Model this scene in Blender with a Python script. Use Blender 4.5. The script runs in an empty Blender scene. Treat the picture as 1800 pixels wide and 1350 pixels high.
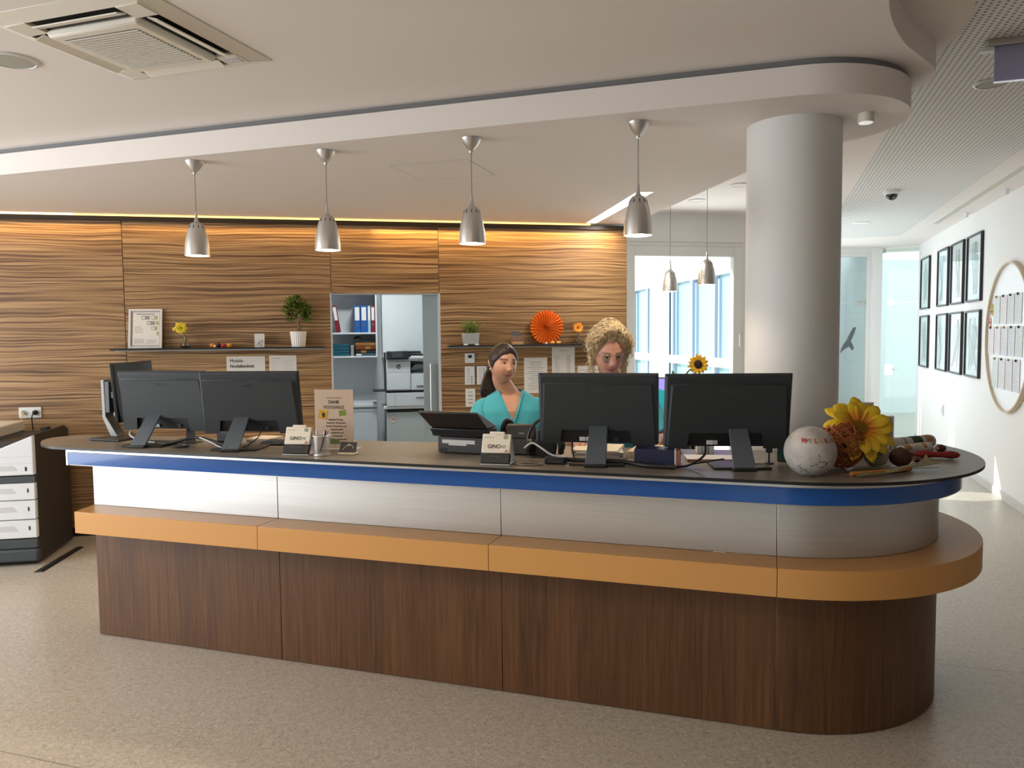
import bpy, bmesh, math, random
from mathutils import Vector, Matrix, Euler, noise
rnd = random.Random(7)
PI = math.pi
sc = bpy.context.scene
COL = sc.collection
R = math.radians

# ------------------------------------------------------------------ camera
PITCH, ROLL, CAMH = R(3.62), R(0.55), 1.65
fw = Vector((0, math.cos(PITCH), -math.sin(PITCH)))
r0 = Vector((1, 0, 0)); u0 = r0.cross(fw)
rr = math.cos(ROLL) * r0 - math.sin(ROLL) * u0
uu = rr.cross(fw)
cam_d = bpy.data.cameras.new('camera')
cam_d.sensor_width = 36.0
cam_d.lens = 36.0 * 1352.0 / 1800.0
cam_d.clip_start = 0.05
cam_d.clip_end = 200
cam = bpy.data.objects.new('camera', cam_d)
mw = Matrix.Identity(4)
for i in range(3):
    mw[i][0] = rr[i]; mw[i][1] = uu[i]; mw[i][2] = -fw[i]
mw[2][3] = CAMH
cam.matrix_world = mw
COL.objects.link(cam)
sc.camera = cam

# ------------------------------------------------------------------ view, world, sun, window light
sc.view_settings.view_transform = 'Standard'
sc.view_settings.look = 'None'
sc.view_settings.exposure = 0.0
sc.view_settings.gamma = 1.0
sc.view_settings.use_curve_mapping = False
sc.cycles.use_denoising = True
sc.cycles.max_bounces = 8
sc.cycles.diffuse_bounces = 4
sc.cycles.glossy_bounces = 3
sc.cycles.transparent_max_bounces = 16
sc.cycles.sample_clamp_indirect = 6.0
sc.cycles.caustics_reflective = False
sc.cycles.caustics_refractive = False

wd_ = bpy.data.worlds.new('world'); sc.world = wd_
wd_.use_nodes = True
bg = wd_.node_tree.nodes['Background']
bg.inputs[0].default_value = (0.86, 0.93, 1.0, 1)
bg.inputs[1].default_value = 2.2

# frames of reference: the counter (s along it, t away from the visitor) and the wood wall (w along, o behind it)
CR, WR = R(-18.192), R(11.577)
CO, CD, CN = Vector((-2.322, 4.215, 0)), Vector((0.950, -0.3122, 0)), Vector((0.3122, 0.950, 0))
WO, WD, WN = Vector((-4.113, 6.277, 0)), Vector((0.97966, 0.20069, 0)), Vector((-0.20069, 0.97966, 0))
def C(s, t, z=0.0): return CO + CD * s + CN * t + Vector((0, 0, z))
def W(w, o, z=0.0): return WO + WD * w + WN * o + Vector((0, 0, z))

def lamp(name, kind, loc, energy, color, **kw):
    d = bpy.data.lights.new(name, kind); d.energy = energy; d.color = color
    tgt = kw.pop('target', None); par = kw.pop('parent', None)
    for k, v in kw.items(): setattr(d, k, v)
    o = bpy.data.objects.new(name, d); COL.objects.link(o); o.location = loc
    if tgt is not None:
        o.rotation_euler = (Vector(tgt) - Vector(loc)).to_track_quat('-Z', 'Y').to_euler()
    if par: o.parent = par
    return o
DAY = (0.93, 0.97, 1.0)
WARM = (1.0, 0.80, 0.58)
lamp('sun', 'SUN', (0, 0, 20), 6.0, (1.0, 0.95, 0.86), angle=R(0.6), target=(12.0, -4.5, 10.5))
# daylight entering by the window band of the left wall
lamp('window_light_left', 'AREA', (-6.0, 2.4, 1.55), 180, DAY, shape='RECTANGLE', size=4.6, size_y=2.3, target=(0, 2.2, 1.3))
# added fill lamp before the mostly solid left wall, then daylight by the end glazing
lamp('corridor_fill', 'AREA', C(3.95, 7.9, 1.6), 48, (.86, .94, 1.0), shape='RECTANGLE', size=3.6, size_y=2.3, target=C(6, 7.9, 1.5))
lamp('window_light_corridor_end', 'AREA', (5.0, 12.1, 1.5), 12, DAY, shape='RECTANGLE', size=1.8, size_y=2.4, target=(4.6, 8, 1.4))
lamp('window_light_courtyard', 'AREA', W(6.35, 0.93, 1.7), 22, DAY, shape='RECTANGLE', size=1.1, size_y=1.6, target=W(6.0, -3, 1.5))

# ------------------------------------------------------------------ materials
MATS = {}
def M(name, col=(.8, .8, .8), rough=.5, metal=0.0, emit=None, estr=0.0, coat=0.0, trans=0.0, ior=1.45, alpha=1.0, spec=None, bump=0.0, bscale=200.0, var=0.0, vscale=6.0, sheen=0.0):
    if name in MATS: return MATS[name]
    m = bpy.data.materials.new(name); m.use_nodes = True; MATS[name] = m
    nt = m.node_tree; p = nt.nodes['Principled BSDF']
    p.inputs['Base Color'].default_value = (*col, 1); p.inputs['Roughness'].default_value = rough
    p.inputs['Metallic'].default_value = metal
    p.inputs['Coat Weight'].default_value = coat; p.inputs['Transmission Weight'].default_value = trans
    p.inputs['IOR'].default_value = ior; p.inputs['Alpha'].default_value = alpha
    if sheen: p.inputs['Sheen Weight'].default_value = sheen
    if spec is not None: p.inputs['Specular IOR Level'].default_value = spec
    if emit:
        p.inputs['Emission Color'].default_value = (*emit, 1); p.inputs['Emission Strength'].default_value = estr
    tc = nt.nodes.new('ShaderNodeTexCoord')
    if bump:
        n = nt.nodes.new('ShaderNodeTexNoise'); n.inputs['Scale'].default_value = bscale
        nt.links.new(tc.outputs['Object'], n.inputs['Vector'])
        b = nt.nodes.new('ShaderNodeBump'); b.inputs['Strength'].default_value = bump; b.inputs['Distance'].default_value = .002
        nt.links.new(n.outputs['Fac'], b.inputs['Height']); nt.links.new(b.outputs['Normal'], p.inputs['Normal'])
    if var:
        n = nt.nodes.new('ShaderNodeTexNoise'); n.inputs['Scale'].default_value = vscale; n.inputs['Detail'].default_value = 4
        nt.links.new(tc.outputs['Object'], n.inputs['Vector'])
        mx = nt.nodes.new('ShaderNodeMix'); mx.data_type = 'RGBA'
        mx.inputs[6].default_value = (*[c * (1 - var) for c in col], 1); mx.inputs[7].default_value = (*[min(1, c * (1 + var)) for c in col], 1)
        nt.links.new(n.outputs['Fac'], mx.inputs[0]); nt.links.new(mx.outputs[2], p.inputs['Base Color'])
    return m

def ramp(nt, stops):
    r = nt.nodes.new('ShaderNodeValToRGB'); e = r.color_ramp.elements
    while len(e) < len(stops): e.new(.5)
    for k, (p, c) in enumerate(stops): e[k].position = p; e[k].color = (*c, 1)
    return r
def nodes(name, rough=.5, metal=0.0, coat=0.0):
    m = bpy.data.materials.new(name); m.use_nodes = True; MATS[name] = m
    nt = m.node_tree; p = nt.nodes['Principled BSDF']
    p.inputs['Roughness'].default_value = rough; p.inputs['Metallic'].default_value = metal; p.inputs['Coat Weight'].default_value = coat
    tc = nt.nodes.new('ShaderNodeTexCoord'); return m, nt, p, tc
def mapping(nt, src, scale, loc=(0, 0, 0), rot=(0, 0, 0)):
    mp = nt.nodes.new('ShaderNodeMapping'); mp.inputs['Scale'].default_value = scale; mp.inputs['Location'].default_value = loc; mp.inputs['Rotation'].default_value = rot
    nt.links.new(src, mp.inputs['Vector']); return mp
def tnoise(nt, vec, scale=1.0, detail=2.0, rough=.5, dist=0.0):
    n = nt.nodes.new('ShaderNodeTexNoise'); n.inputs['Scale'].default_value = scale; n.inputs['Detail'].default_value = detail
    n.inputs['Roughness'].default_value = rough; n.inputs['Distortion'].default_value = dist
    nt.links.new(vec, n.inputs['Vector']); return n
def math_(nt, op, a, b=None):
    n = nt.nodes.new('ShaderNodeMath'); n.operation = op
    for k, v in enumerate((a, b)):
        if v is None: continue
        if isinstance(v, (int, float)): n.inputs[k].default_value = v
        else: nt.links.new(v, n.inputs[k])
    return n.outputs[0]

def zebrano():
    m, nt, p, tc = nodes('zebrano veneer', .42)
    oi = nt.nodes.new('ShaderNodeObjectInfo')
    add = nt.nodes.new('ShaderNodeVectorMath'); add.operation = 'ADD'
    cmb = nt.nodes.new('ShaderNodeCombineXYZ')
    nt.links.new(math_(nt, 'MULTIPLY', oi.outputs['Random'], 37.0), cmb.inputs['X']); nt.links.new(math_(nt, 'MULTIPLY', oi.outputs['Random'], 11.0), cmb.inputs['Z'])
    nt.links.new(tc.outputs['Object'], add.inputs[0]); nt.links.new(cmb.outputs[0], add.inputs[1])
    v = add.outputs[0]
    wob = tnoise(nt, mapping(nt, v, (1.1, 1, 4.5)).outputs[0], 1.0, 2.0)
    sep = nt.nodes.new('ShaderNodeSeparateXYZ'); nt.links.new(v, sep.inputs[0])
    z2 = math_(nt, 'ADD', sep.outputs['Z'], math_(nt, 'MULTIPLY', wob.outputs['Fac'], 0.075))
    c2 = nt.nodes.new('ShaderNodeCombineXYZ'); nt.links.new(math_(nt, 'MULTIPLY', sep.outputs['X'], 0.75), c2.inputs['X']); nt.links.new(math_(nt, 'MULTIPLY', z2, 70.0), c2.inputs['Z'])
    n1 = tnoise(nt, c2.outputs[0], 1.0, 2.5, .55)
    c3 = nt.nodes.new('ShaderNodeCombineXYZ'); nt.links.new(math_(nt, 'MULTIPLY', sep.outputs['X'], 1.6), c3.inputs['X']); nt.links.new(math_(nt, 'MULTIPLY', z2, 230.0), c3.inputs['Z'])
    n2 = tnoise(nt, c3.outputs[0], 1.0, 2.0)
    mixf = math_(nt, 'ADD', math_(nt, 'MULTIPLY', n1.outputs['Fac'], .78), math_(nt, 'MULTIPLY', n2.outputs['Fac'], .22))
    rp = ramp(nt, [(.36, (.085, .040, .016)), (.45, (.22, .115, .048)), (.53, (.40, .235, .105)), (.64, (.56, .36, .175))])
    nt.links.new(mixf, rp.inputs[0]); nt.links.new(rp.outputs[0], p.inputs['Base Color'])
    b = nt.nodes.new('ShaderNodeBump'); b.inputs['Strength'].default_value = .12; b.inputs['Distance'].default_value = .002
    nt.links.new(mixf, b.inputs['Height']); nt.links.new(b.outputs[0], p.inputs['Normal'])
    return m
def walnut():
    m, nt, p, tc = nodes('walnut veneer', .45)
    uv = nt.nodes.new('ShaderNodeUVMap')
    sep = nt.nodes.new('ShaderNodeSeparateXYZ'); nt.links.new(uv.outputs[0], sep.inputs[0])
    leaf = math_(nt, 'FLOOR', math_(nt, 'MULTIPLY', sep.outputs['X'], 7.3))
    wn = nt.nodes.new('ShaderNodeTexWhiteNoise'); wn.noise_dimensions = '1D'; nt.links.new(leaf, wn.inputs['W'])
    c = nt.nodes.new('ShaderNodeCombineXYZ')
    nt.links.new(math_(nt, 'ADD', math_(nt, 'MULTIPLY', sep.outputs['X'], 55.0), math_(nt, 'MULTIPLY', wn.outputs[0], 40.0)), c.inputs['X'])
    nt.links.new(math_(nt, 'MULTIPLY', sep.outputs['Y'], 2.2), c.inputs['Y'])
    n1 = tnoise(nt, c.outputs[0], 1.0, 4.0, .6, .4)
    f = math_(nt, 'ADD', math_(nt, 'MULTIPLY', n1.outputs['Fac'], .86), math_(nt, 'MULTIPLY', wn.outputs[0], .14))
    rp = ramp(nt, [(.25, (.058, .022, .0075)), (.5, (.112, .047, .0165)), (.8, (.180, .084, .034))])
    nt.links.new(f, rp.inputs[0]); nt.links.new(rp.outputs[0], p.inputs['Base Color'])
    return m
def brushed():
    m, nt, p, tc = nodes('brushed aluminium', .32, 1.0)
    uv = nt.nodes.new('ShaderNodeUVMap')
    n1 = tnoise(nt, mapping(nt, uv.outputs[0], (1.2, 420, 1)).outputs[0], 1.0, 3.0)
    rp = ramp(nt, [(.3, (.60, .595, .58)), (.7, (.71, .705, .69))]); nt.links.new(n1.outputs['Fac'], rp.inputs[0])
    nt.links.new(rp.outputs[0], p.inputs['Base Color'])
    rr_ = nt.nodes.new('ShaderNodeMapRange'); rr_.inputs[3].default_value = .38; rr_.inputs[4].default_value = .52
    nt.links.new(n1.outputs['Fac'], rr_.inputs[0]); nt.links.new(rr_.outputs[0], p.inputs['Roughness'])
    return m
def lino():
    m, nt, p, tc = nodes('speckled linoleum', .3)
    v = tc.outputs['Object']
    n1 = tnoise(nt, mapping(nt, v, (55, 55, 1)).outputs[0], 1.0, 3.0, .7, 1.2)
    n2 = tnoise(nt, mapping(nt, v, (190, 190, 1)).outputs[0], 1.0, 2.0, .6)
    n3 = tnoise(nt, mapping(nt, v, (.7, .7, 1)).outputs[0], 1.0, 2.0)
    f = math_(nt, 'ADD', math_(nt, 'ADD', math_(nt, 'MULTIPLY', n1.outputs['Fac'], .55), math_(nt, 'MULTIPLY', n2.outputs['Fac'], .4)), math_(nt, 'MULTIPLY', n3.outputs['Fac'], .05))
    rp = ramp(nt, [(.36, (.31, .265, .215)), (.5, (.51, .455, .38)), (.64, (.68, .62, .54))])
    nt.links.new(f, rp.inputs[0])
    # welded seams between the sheets, along the counter's direction and across it
    sv = mapping(nt, v, (1, 1, 1), rot=(0, 0, -CR)).outputs[0]
    sep = nt.nodes.new('ShaderNodeSeparateXYZ'); nt.links.new(sv, sep.inputs[0])
    s2 = math_(nt, 'ABSOLUTE', math_(nt, 'SUBTRACT', math_(nt, 'FRACT', math_(nt, 'ADD', math_(nt, 'DIVIDE', sep.outputs['Y'], 2.0), .40)), .5))
    line = math_(nt, 'LESS_THAN', s2, .0016)
    mx = nt.nodes.new('ShaderNodeMix'); mx.data_type = 'RGBA'; mx.inputs[7].default_value = (.16, .14, .12, 1)
    nt.links.new(math_(nt, 'MULTIPLY', line, .7), mx.inputs[0]); nt.links.new(rp.outputs[0], mx.inputs[6]); nt.links.new(mx.outputs[2], p.inputs['Base Color'])
    return m
def perforated():
    m, nt, p, tc = nodes('perforated ceiling board', .8)
    sv = mapping(nt, tc.outputs['Object'], (1, 1, 1), rot=(0, 0, -CR)).outputs[0]
    sep = nt.nodes.new('ShaderNodeSeparateXYZ'); nt.links.new(sv, sep.inputs[0])
    fx = math_(nt, 'SUBTRACT', math_(nt, 'FRACT', math_(nt, 'MULTIPLY', sep.outputs['X'], 1 / .030)), .5)
    fy = math_(nt, 'SUBTRACT', math_(nt, 'FRACT', math_(nt, 'MULTIPLY', sep.outputs['Y'], 1 / .030)), .5)
    d = math_(nt, 'SQRT', math_(nt, 'ADD', math_(nt, 'MULTIPLY', fx, fx), math_(nt, 'MULTIPLY', fy, fy)))
    hole = math_(nt, 'LESS_THAN', d, .215)
    mx = nt.nodes.new('ShaderNodeMix'); mx.data_type = 'RGBA'; mx.inputs[6].default_value = (.80, .79, .77, 1); mx.inputs[7].default_value = (.13, .12, .11, 1)
    nt.links.new(hole, mx.inputs[0]); nt.links.new(mx.outputs[2], p.inputs['Base Color'])
    return m
def glass(name, tint=(.93, .98, .97), ior=1.45):
    if name in MATS: return MATS[name]
    m = bpy.data.materials.new(name); m.use_nodes = True; MATS[name] = m
    nt = m.node_tree; nt.nodes.clear()
    out = nt.nodes.new('ShaderNodeOutputMaterial'); tr = nt.nodes.new('ShaderNodeBsdfTransparent'); tr.inputs[0].default_value = (*tint, 1)
    gl = nt.nodes.new('ShaderNodeBsdfGlossy'); gl.inputs['Roughness'].default_value = .02
    ge = nt.nodes.new('ShaderNodeNewGeometry'); dt = nt.nodes.new('ShaderNodeVectorMath'); dt.operation = 'DOT_PRODUCT'
    nt.links.new(ge.outputs['Incoming'], dt.inputs[0]); nt.links.new(ge.outputs['Normal'], dt.inputs[1])
    f0 = ((ior - 1) / (ior + 1)) ** 2
    fr = math_(nt, 'ADD', math_(nt, 'MULTIPLY', math_(nt, 'POWER', math_(nt, 'SUBTRACT', 1.0, math_(nt, 'ABSOLUTE', dt.outputs['Value'])), 5.0), 1 - f0), f0)
    mx = nt.nodes.new('ShaderNodeMixShader')
    nt.links.new(fr, mx.inputs[0]); nt.links.new(tr.outputs[0], mx.inputs[1]); nt.links.new(gl.outputs[0], mx.inputs[2]); nt.links.new(mx.outputs[0], out.inputs[0])
    return m
ZEB, WAL, BRU, LINO, PERF = zebrano(), walnut(), brushed(), lino(), perforated()
GLASS = glass('clear glass')
TEAL = glass('green tinted glass', (.84, .92, .905))
WHITE = M('white paint', (.82, .81, .79), .75, bump=.05)
CEIL = M('ceiling paint', (.84, .785, .745), .85, bump=.04)
COLM = M('column paint', (.74, .74, .73), .6)
WFRAME = M('white window frame', (.80, .79, .76), .4)
ORANGE = M('orange laminate', (.66, .335, .105), .42)
BLUE = M('blue gloss laminate', (.008, .10, .42), .16, coat=.4)
SILVER = M('satin silver', (.72, .72, .72), .35, .9)
CHROME = M('polished steel', (.80, .80, .80), .18, 1.0)
STEEL = M('brushed steel', (.62, .60, .57), .3, 1.0)
TOP = M('dark laminate worktop', (.21, .18, .145), .36, var=.12, vscale=14)
BLACKCORE = M('black laminate core', (.012, .012, .012), .4)
BLACK = M('black plastic', (.014, .015, .017), .42)
DKGREY = M('charcoal plastic', (.040, .044, .048), .48)
GREY = M('grey plastic', (.22, .22, .22), .5)
LGREY = M('light grey plastic', (.62, .63, .64), .45)
WPLAS = M('white plastic', (.80, .81, .82), .38)
PAPER = M('white paper', (.80, .77, .72), .8)
INK = M('black ink', (.02, .02, .02), .7)
GINK = M('grey ink', (.33, .32, .31), .8)
LINK = M('pale grey ink', (.55, .54, .52), .8)

# ------------------------------------------------------------------ mesh helpers
class MB:
    def __init__(s): s.v = []; s.f = []; s.uv = {}
    def add(s, vs, fs, mx=None):
        b = len(s.v)
        s.v += [tuple(mx @ Vector(p)) if mx is not None else tuple(p) for p in vs]
        s.f += [tuple(b + i for i in f) for f in fs]; return s
    def box(s, c, d, rot=None):
        x, y, z = [k / 2 for k in d]
        vs = [Vector(p) for p in ((-x, -y, -z), (x, -y, -z), (x, y, -z), (-x, y, -z), (-x, -y, z), (x, -y, z), (x, y, z), (-x, y, z))]
        m = Matrix.Translation(c)
        if rot is not None: m = m @ (Euler(rot).to_matrix().to_4x4() if not isinstance(rot, Matrix) else rot.to_4x4())
        return s.add(vs, [(0, 3, 2, 1), (4, 5, 6, 7), (0, 1, 5, 4), (1, 2, 6, 5), (2, 3, 7, 6), (3, 0, 4, 7)], m)
    def bx(s, x0, x1, y0, y1, z0, z1): return s.box(((x0 + x1) / 2, (y0 + y1) / 2, (z0 + z1) / 2), (abs(x1 - x0), abs(y1 - y0), abs(z1 - z0)))
    def prism(s, poly, z0, z1, mx=None):
        n = len(poly)
        vs = [(p[0], p[1], z0) for p in poly] + [(p[0], p[1], z1) for p in poly]
        a = sum(poly[i][0] * poly[(i + 1) % n][1] - poly[(i + 1) % n][0] * poly[i][1] for i in range(n))
        fs = [tuple(range(n - 1, -1, -1)), tuple(range(n, 2 * n))] + [(i, (i + 1) % n, n + (i + 1) % n, n + i) for i in range(n)]
        if a < 0: fs = [f[::-1] for f in fs]
        return s.add(vs, fs, mx)
    def lathe(s, prof, n=24, c=(0, 0, 0), mx=None, cap=True):
        vs, fs = [], []
        for r, z in prof:
            for k in range(n): a = 2 * PI * k / n; vs.append((c[0] + r * math.cos(a), c[1] + r * math.sin(a), c[2] + z))
        for j in range(len(prof) - 1):
            for k in range(n):
                k2 = (k + 1) % n; fs.append((j * n + k, j * n + k2, (j + 1) * n + k2, (j + 1) * n + k))
        if cap:
            fs.append(tuple(range(n - 1, -1, -1))); fs.append(tuple((len(prof) - 1) * n + k for k in range(n)))
        return s.add(vs, fs, mx)
    def cyl(s, c, r, h, n=20, mx=None): return s.lathe([(r, -h / 2), (r, h / 2)], n, c, mx)
    def tube(s, pts, r, n=8, cap=True):
        P = [Vector(p) for p in pts]; rs = r if isinstance(r, (list, tuple)) else [r] * len(P)
        up = Vector((0, 0, 1)); vs, fs = [], []; prev = None
        for i, p in enumerate(P):
            t = (P[min(i + 1, len(P) - 1)] - P[max(i - 1, 0)])
            t = t.normalized() if t.length > 1e-9 else up
            a = prev if prev is not None else (up if abs(t.z) < .9 else Vector((1, 0, 0)))
            x = (a - t * a.dot(t))
            if x.length < 1e-6: x = t.orthogonal()
            x.normalize(); prev = x; y = t.cross(x)
            for k in range(n):
                an = 2 * PI * k / n; vs.append(p + (x * math.cos(an) + y * math.sin(an)) * rs[i])
        for i in range(len(P) - 1):
            for k in range(n):
                k2 = (k + 1) % n; fs.append((i * n + k, i * n + k2, (i + 1) * n + k2, (i + 1) * n + k))
        if cap:
            fs.append(tuple(range(n - 1, -1, -1))); fs.append(tuple((len(P) - 1) * n + k for k in range(n)))
        return s.add(vs, fs)
    def ball(s, c, r, n=20, m=12, mx=None):
        rx, ry, rz = (r, r, r) if isinstance(r, (int, float)) else r
        vs = [(c[0], c[1], c[2] - rz)]; fs = []
        for j in range(1, m):
            a = PI * j / m - PI / 2
            for k in range(n): b = 2 * PI * k / n; vs.append((c[0] + rx * math.cos(a) * math.cos(b), c[1] + ry * math.cos(a) * math.sin(b), c[2] + rz * math.sin(a)))
        vs.append((c[0], c[1], c[2] + rz)); L = len(vs) - 1
        for k in range(n):
            k2 = (k + 1) % n
            fs.append((0, 1 + k2, 1 + k)); fs.append((L, L - n + k, L - n + k2))
            for j in range(m - 2): a = 1 + j * n; fs.append((a + k, a + k2, a + n + k2, a + n + k))
        return s.add(vs, fs, mx)
    def grid(s, fn, nu, nv, closed_u=False):
        vs = [fn(i / (nu - (0 if closed_u else 1)), j / (nv - 1)) for j in range(nv) for i in range(nu)]
        fs = []
        for j in range(nv - 1):
            for i in range(nu if closed_u else nu - 1):
                i2 = (i + 1) % nu; fs.append((j * nu + i, j * nu + i2, (j + 1) * nu + i2, (j + 1) * nu + i))
        return s.add(vs, fs)
    def mesh(s, name='mesh', smooth=None):
        me = bpy.data.meshes.new(name); me.from_pydata([tuple(p) for p in s.v], [], s.f); me.validate()
        if smooth is not None:
            me.shade_smooth(); me.set_sharp_from_angle(angle=R(smooth))
        me.update(); return me
    def build(s, name, mat, parent=None, smooth=None, bevel=0.0, seg=2, solid=0.0, loc=None, rot=None):
        me = s.mesh(name, smooth if smooth is not None else (40 if bevel else None)); me.materials.append(mat)
        o = bpy.data.objects.new(name, me); COL.objects.link(o)
        if parent: o.parent = parent
        if loc is not None: o.location = loc
        if rot is not None: o.rotation_euler = rot
        if solid:
            md = o.modifiers.new('solid', 'SOLIDIFY'); md.thickness = solid; md.offset = 0
        if bevel:
            md = o.modifiers.new('bevel', 'BEVEL'); md.width = bevel; md.segments = seg; md.limit_method = 'ANGLE'; md.angle_limit = R(35)
        return o
def thing(name, label, cat, loc=(0, 0, 0), rz=0.0, group=None):
    o = bpy.data.objects.new(name, None); COL.objects.link(o); o.empty_display_size = .05
    o.location = loc; o.rotation_euler = (0, 0, rz); o['label'] = label; o['category'] = cat
    if group: o['group'] = group
    return o
def tag(o, label, cat, group=None):
    o['label'] = label; o['category'] = cat
    if group: o['group'] = group
    return o
def struct(o): o['kind'] = 'structure'; return o
def sgroup(name, loc=(0, 0, 0), rz=0.0):
    o = bpy.data.objects.new(name, None); COL.objects.link(o); o.location = loc; o.rotation_euler = (0, 0, rz); return struct(o)
def dup(root, loc, rz=None, label=None):
    r = root.copy(); COL.objects.link(r); r.location = loc
    if rz is not None: r.rotation_euler = (0, 0, rz)
    if label: r['label'] = label
    for ch in list(root.children):
        c = ch.copy(); COL.objects.link(c); c.parent = r
        for g in list(ch.children):
            d = g.copy(); COL.objects.link(d); d.parent = c
    return r
def text(txt, size, mat, parent, loc, rot=(PI / 2, 0, 0), name='lettering', align='CENTER', sx=1.0, bold=0.0, shear=0.0):
    cu = bpy.data.curves.new(name, 'FONT'); cu.body = txt; cu.size = size; cu.align_x = align; cu.extrude = .0004; cu.offset = bold; cu.resolution_u = 3; cu.shear = shear
    t = bpy.data.objects.new(name, cu); COL.objects.link(t)
    bpy.context.view_layer.update()
    me = bpy.data.meshes.new_from_object(t.evaluated_get(bpy.context.evaluated_depsgraph_get()))
    bpy.data.objects.remove(t); bpy.data.curves.remove(cu)
    me.materials.clear(); me.materials.append(mat)
    o = bpy.data.objects.new(name, me); COL.objects.link(o); o.parent = parent; o.location = loc; o.rotation_euler = rot; o.scale = (sx, 1, 1)
    return o
def spline(pts, n=8):
    P = [Vector(p) for p in pts]; out = []
    for i in range(len(P) - 1):
        a, b, c, d = P[max(i - 1, 0)], P[i], P[i + 1], P[min(i + 2, len(P) - 1)]
        for k in range(n):
            t = k / n
            out.append(.5 * (2 * b + (c - a) * t + (2 * a - 5 * b + 4 * c - d) * t * t + (3 * b - a - 3 * c + d) * t ** 3))
    out.append(P[-1]); return out
def arc(cx, cy, r, a0, a1, n):
    return [(cx + r * math.cos(R(a0 + (a1 - a0) * k / n)), cy + r * math.sin(R(a0 + (a1 - a0) * k / n))) for k in range(n + 1)]
def cpoly(pts): return [tuple(C(s, t))[:2] for s, t in pts]
def wpoly(pts): return [tuple(W(w, o))[:2] for w, o in pts]

# ------------------------------------------------------------------ the setting
struct(MB().bx(-9, 14, -7, 24, -.06, 0).build('floor', LINO))

# back wall: substrate with an opening, zebrano panels as pieces
wb = struct(MB().bx(-2.35, 2.575, .022, .15, 0, 3.0).bx(3.54, 5.32, .022, .15, 0, 3.0).bx(2.575, 3.54, .022, .15, 2.035, 3.0).build('wall_back', WHITE, loc=WO, rot=(0, 0, WR)))
for k, (w0, w1, z0, z1) in enumerate(((-2.35, .8975, .075, 2.63), (.9025, 2.583, .075, 2.63), (2.588, 3.5305, 2.03, 2.63), (3.5355, 5.32, .075, 2.63))):
    MB().bx(w0, w1, 0, .02, z0, z1).build('wood_panel', ZEB, wb, bevel=.0015)
struct(MB().bx(-2.35, 2.575, -.002, .02, 0, .075).bx(3.54, 5.32, -.002, .02, 0, .075).build('baseboard_back', BLACK, loc=WO, rot=(0, 0, WR)))
# opening lining
struct(MB().bx(2.572, 2.584, -.001, .15, 0, 2.03).bx(3.531, 3.543, -.001, .15, 0, 2.03).bx(2.572, 3.543, .0, .15, 2.028, 2.038).build('trim_1', LGREY, loc=WO, rot=(0, 0, WR)))
# storeroom behind the opening
STW = M('storeroom paint', (.70, .73, .74), .7)
struct(MB().bx(1.3, 4.6, 2.55, 2.65, 0, 2.75).build('wall_storeroom_back', STW, loc=WO, rot=(0, 0, WR)))
struct(MB().bx(1.2, 1.3, .15, 2.65, 0, 2.75).build('wall_storeroom_left', STW, loc=WO, rot=(0, 0, WR)))
struct(MB().bx(4.6, 4.7, .15, 2.65, 0, 2.75).build('wall_storeroom_right', STW, loc=WO, rot=(0, 0, WR)))
struct(MB().bx(1.2, 4.7, .15, 2.65, 2.70, 2.78).build('ceiling_storeroom', WHITE, loc=WO, rot=(0, 0, WR)))
# side return of the wood wall and the window wall one metre behind it
struct(MB().bx(5.22, 5.32, .15, 1.0, 0, 3.1).build('wall_return', WHITE, loc=WO, rot=(0, 0, WR)))
WX0, WX1, WZ0, WZ1 = 5.62, 7.09, .05, 2.655
struct(MB().bx(5.22, WX0, 1.0, 1.25, 0, 3.1).bx(WX1, 7.45, 1.0, 1.25, 0, 3.1).bx(WX0, WX1, 1.0, 1.25, WZ1, 3.1).build('wall_window', WHITE, loc=WO, rot=(0, 0, WR)))
w1 = sgroup('window_1', WO, WR)
def ring(mb, x0, x1, y0, y1, z0, z1, b):
    mb.bx(x0, x0 + b, y0, y1, z0, z1).bx(x1 - b, x1, y0, y1, z0, z1).bx(x0 + b, x1 - b, y0, y1, z1 - b, z1).bx(x0 + b, x1 - b, y0, y1, z0, z0 + b); return mb
ring(MB(), WX0 + .002, WX1 - .002, 1.0, 1.10, WZ0, WZ1 - .002, .06).build('window_frame', WFRAME, w1, bevel=.004)
ring(MB(), WX0 + .05, WX1 - .05, .985, 1.07, WZ0 + .05, WZ1 - .05, .105).build('sash', WFRAME, w1, bevel=.006)
MB().bx(WX0 + .15, WX1 - .15, 1.03, 1.045, WZ0 + .15, WZ1 - .15).build('pane', GLASS, w1)
hn = MB().bx(6.985, 7.015, .972, .985, 1.56, 1.66).build('handle', WPLAS, w1, bevel=.003)
MB().bx(6.99, 7.01, .935, .972, 1.62, 1.64).bx(6.99, 7.01, .935, .950, 1.50, 1.64).build('lever', WPLAS, hn, bevel=.003)

# corridor: unseen left wall slotted to shape a sun streak, end glazing, right wall
pL0, pL1 = W(7.45, 1.0), Vector((3.85, 12.25, 0))
dl = (pL1 - pL0); Ll = dl.length; aL = math.atan2(dl.y, dl.x)
SL0, SL1 = 1.42, 1.86
struct(MB().bx(0, SL0, 0, .2, 0, 3.1).bx(SL1, Ll, 0, .2, 0, 3.1).bx(SL0, SL1, 0, .2, 2.88, 3.1).build('wall_corridor_left', WHITE, loc=pL0, rot=(0, 0, aL)))
w2 = sgroup('sun_slot_window', pL0, aL)
ring(MB(), SL0, SL1, .06, .14, 0, 2.88, .06).build('window_frame', WFRAME, w2, bevel=.004)
MB().bx(SL0 + .06, SL1 - .06, .095, .105, .06, 2.82).build('pane', GLASS, w2)
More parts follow.
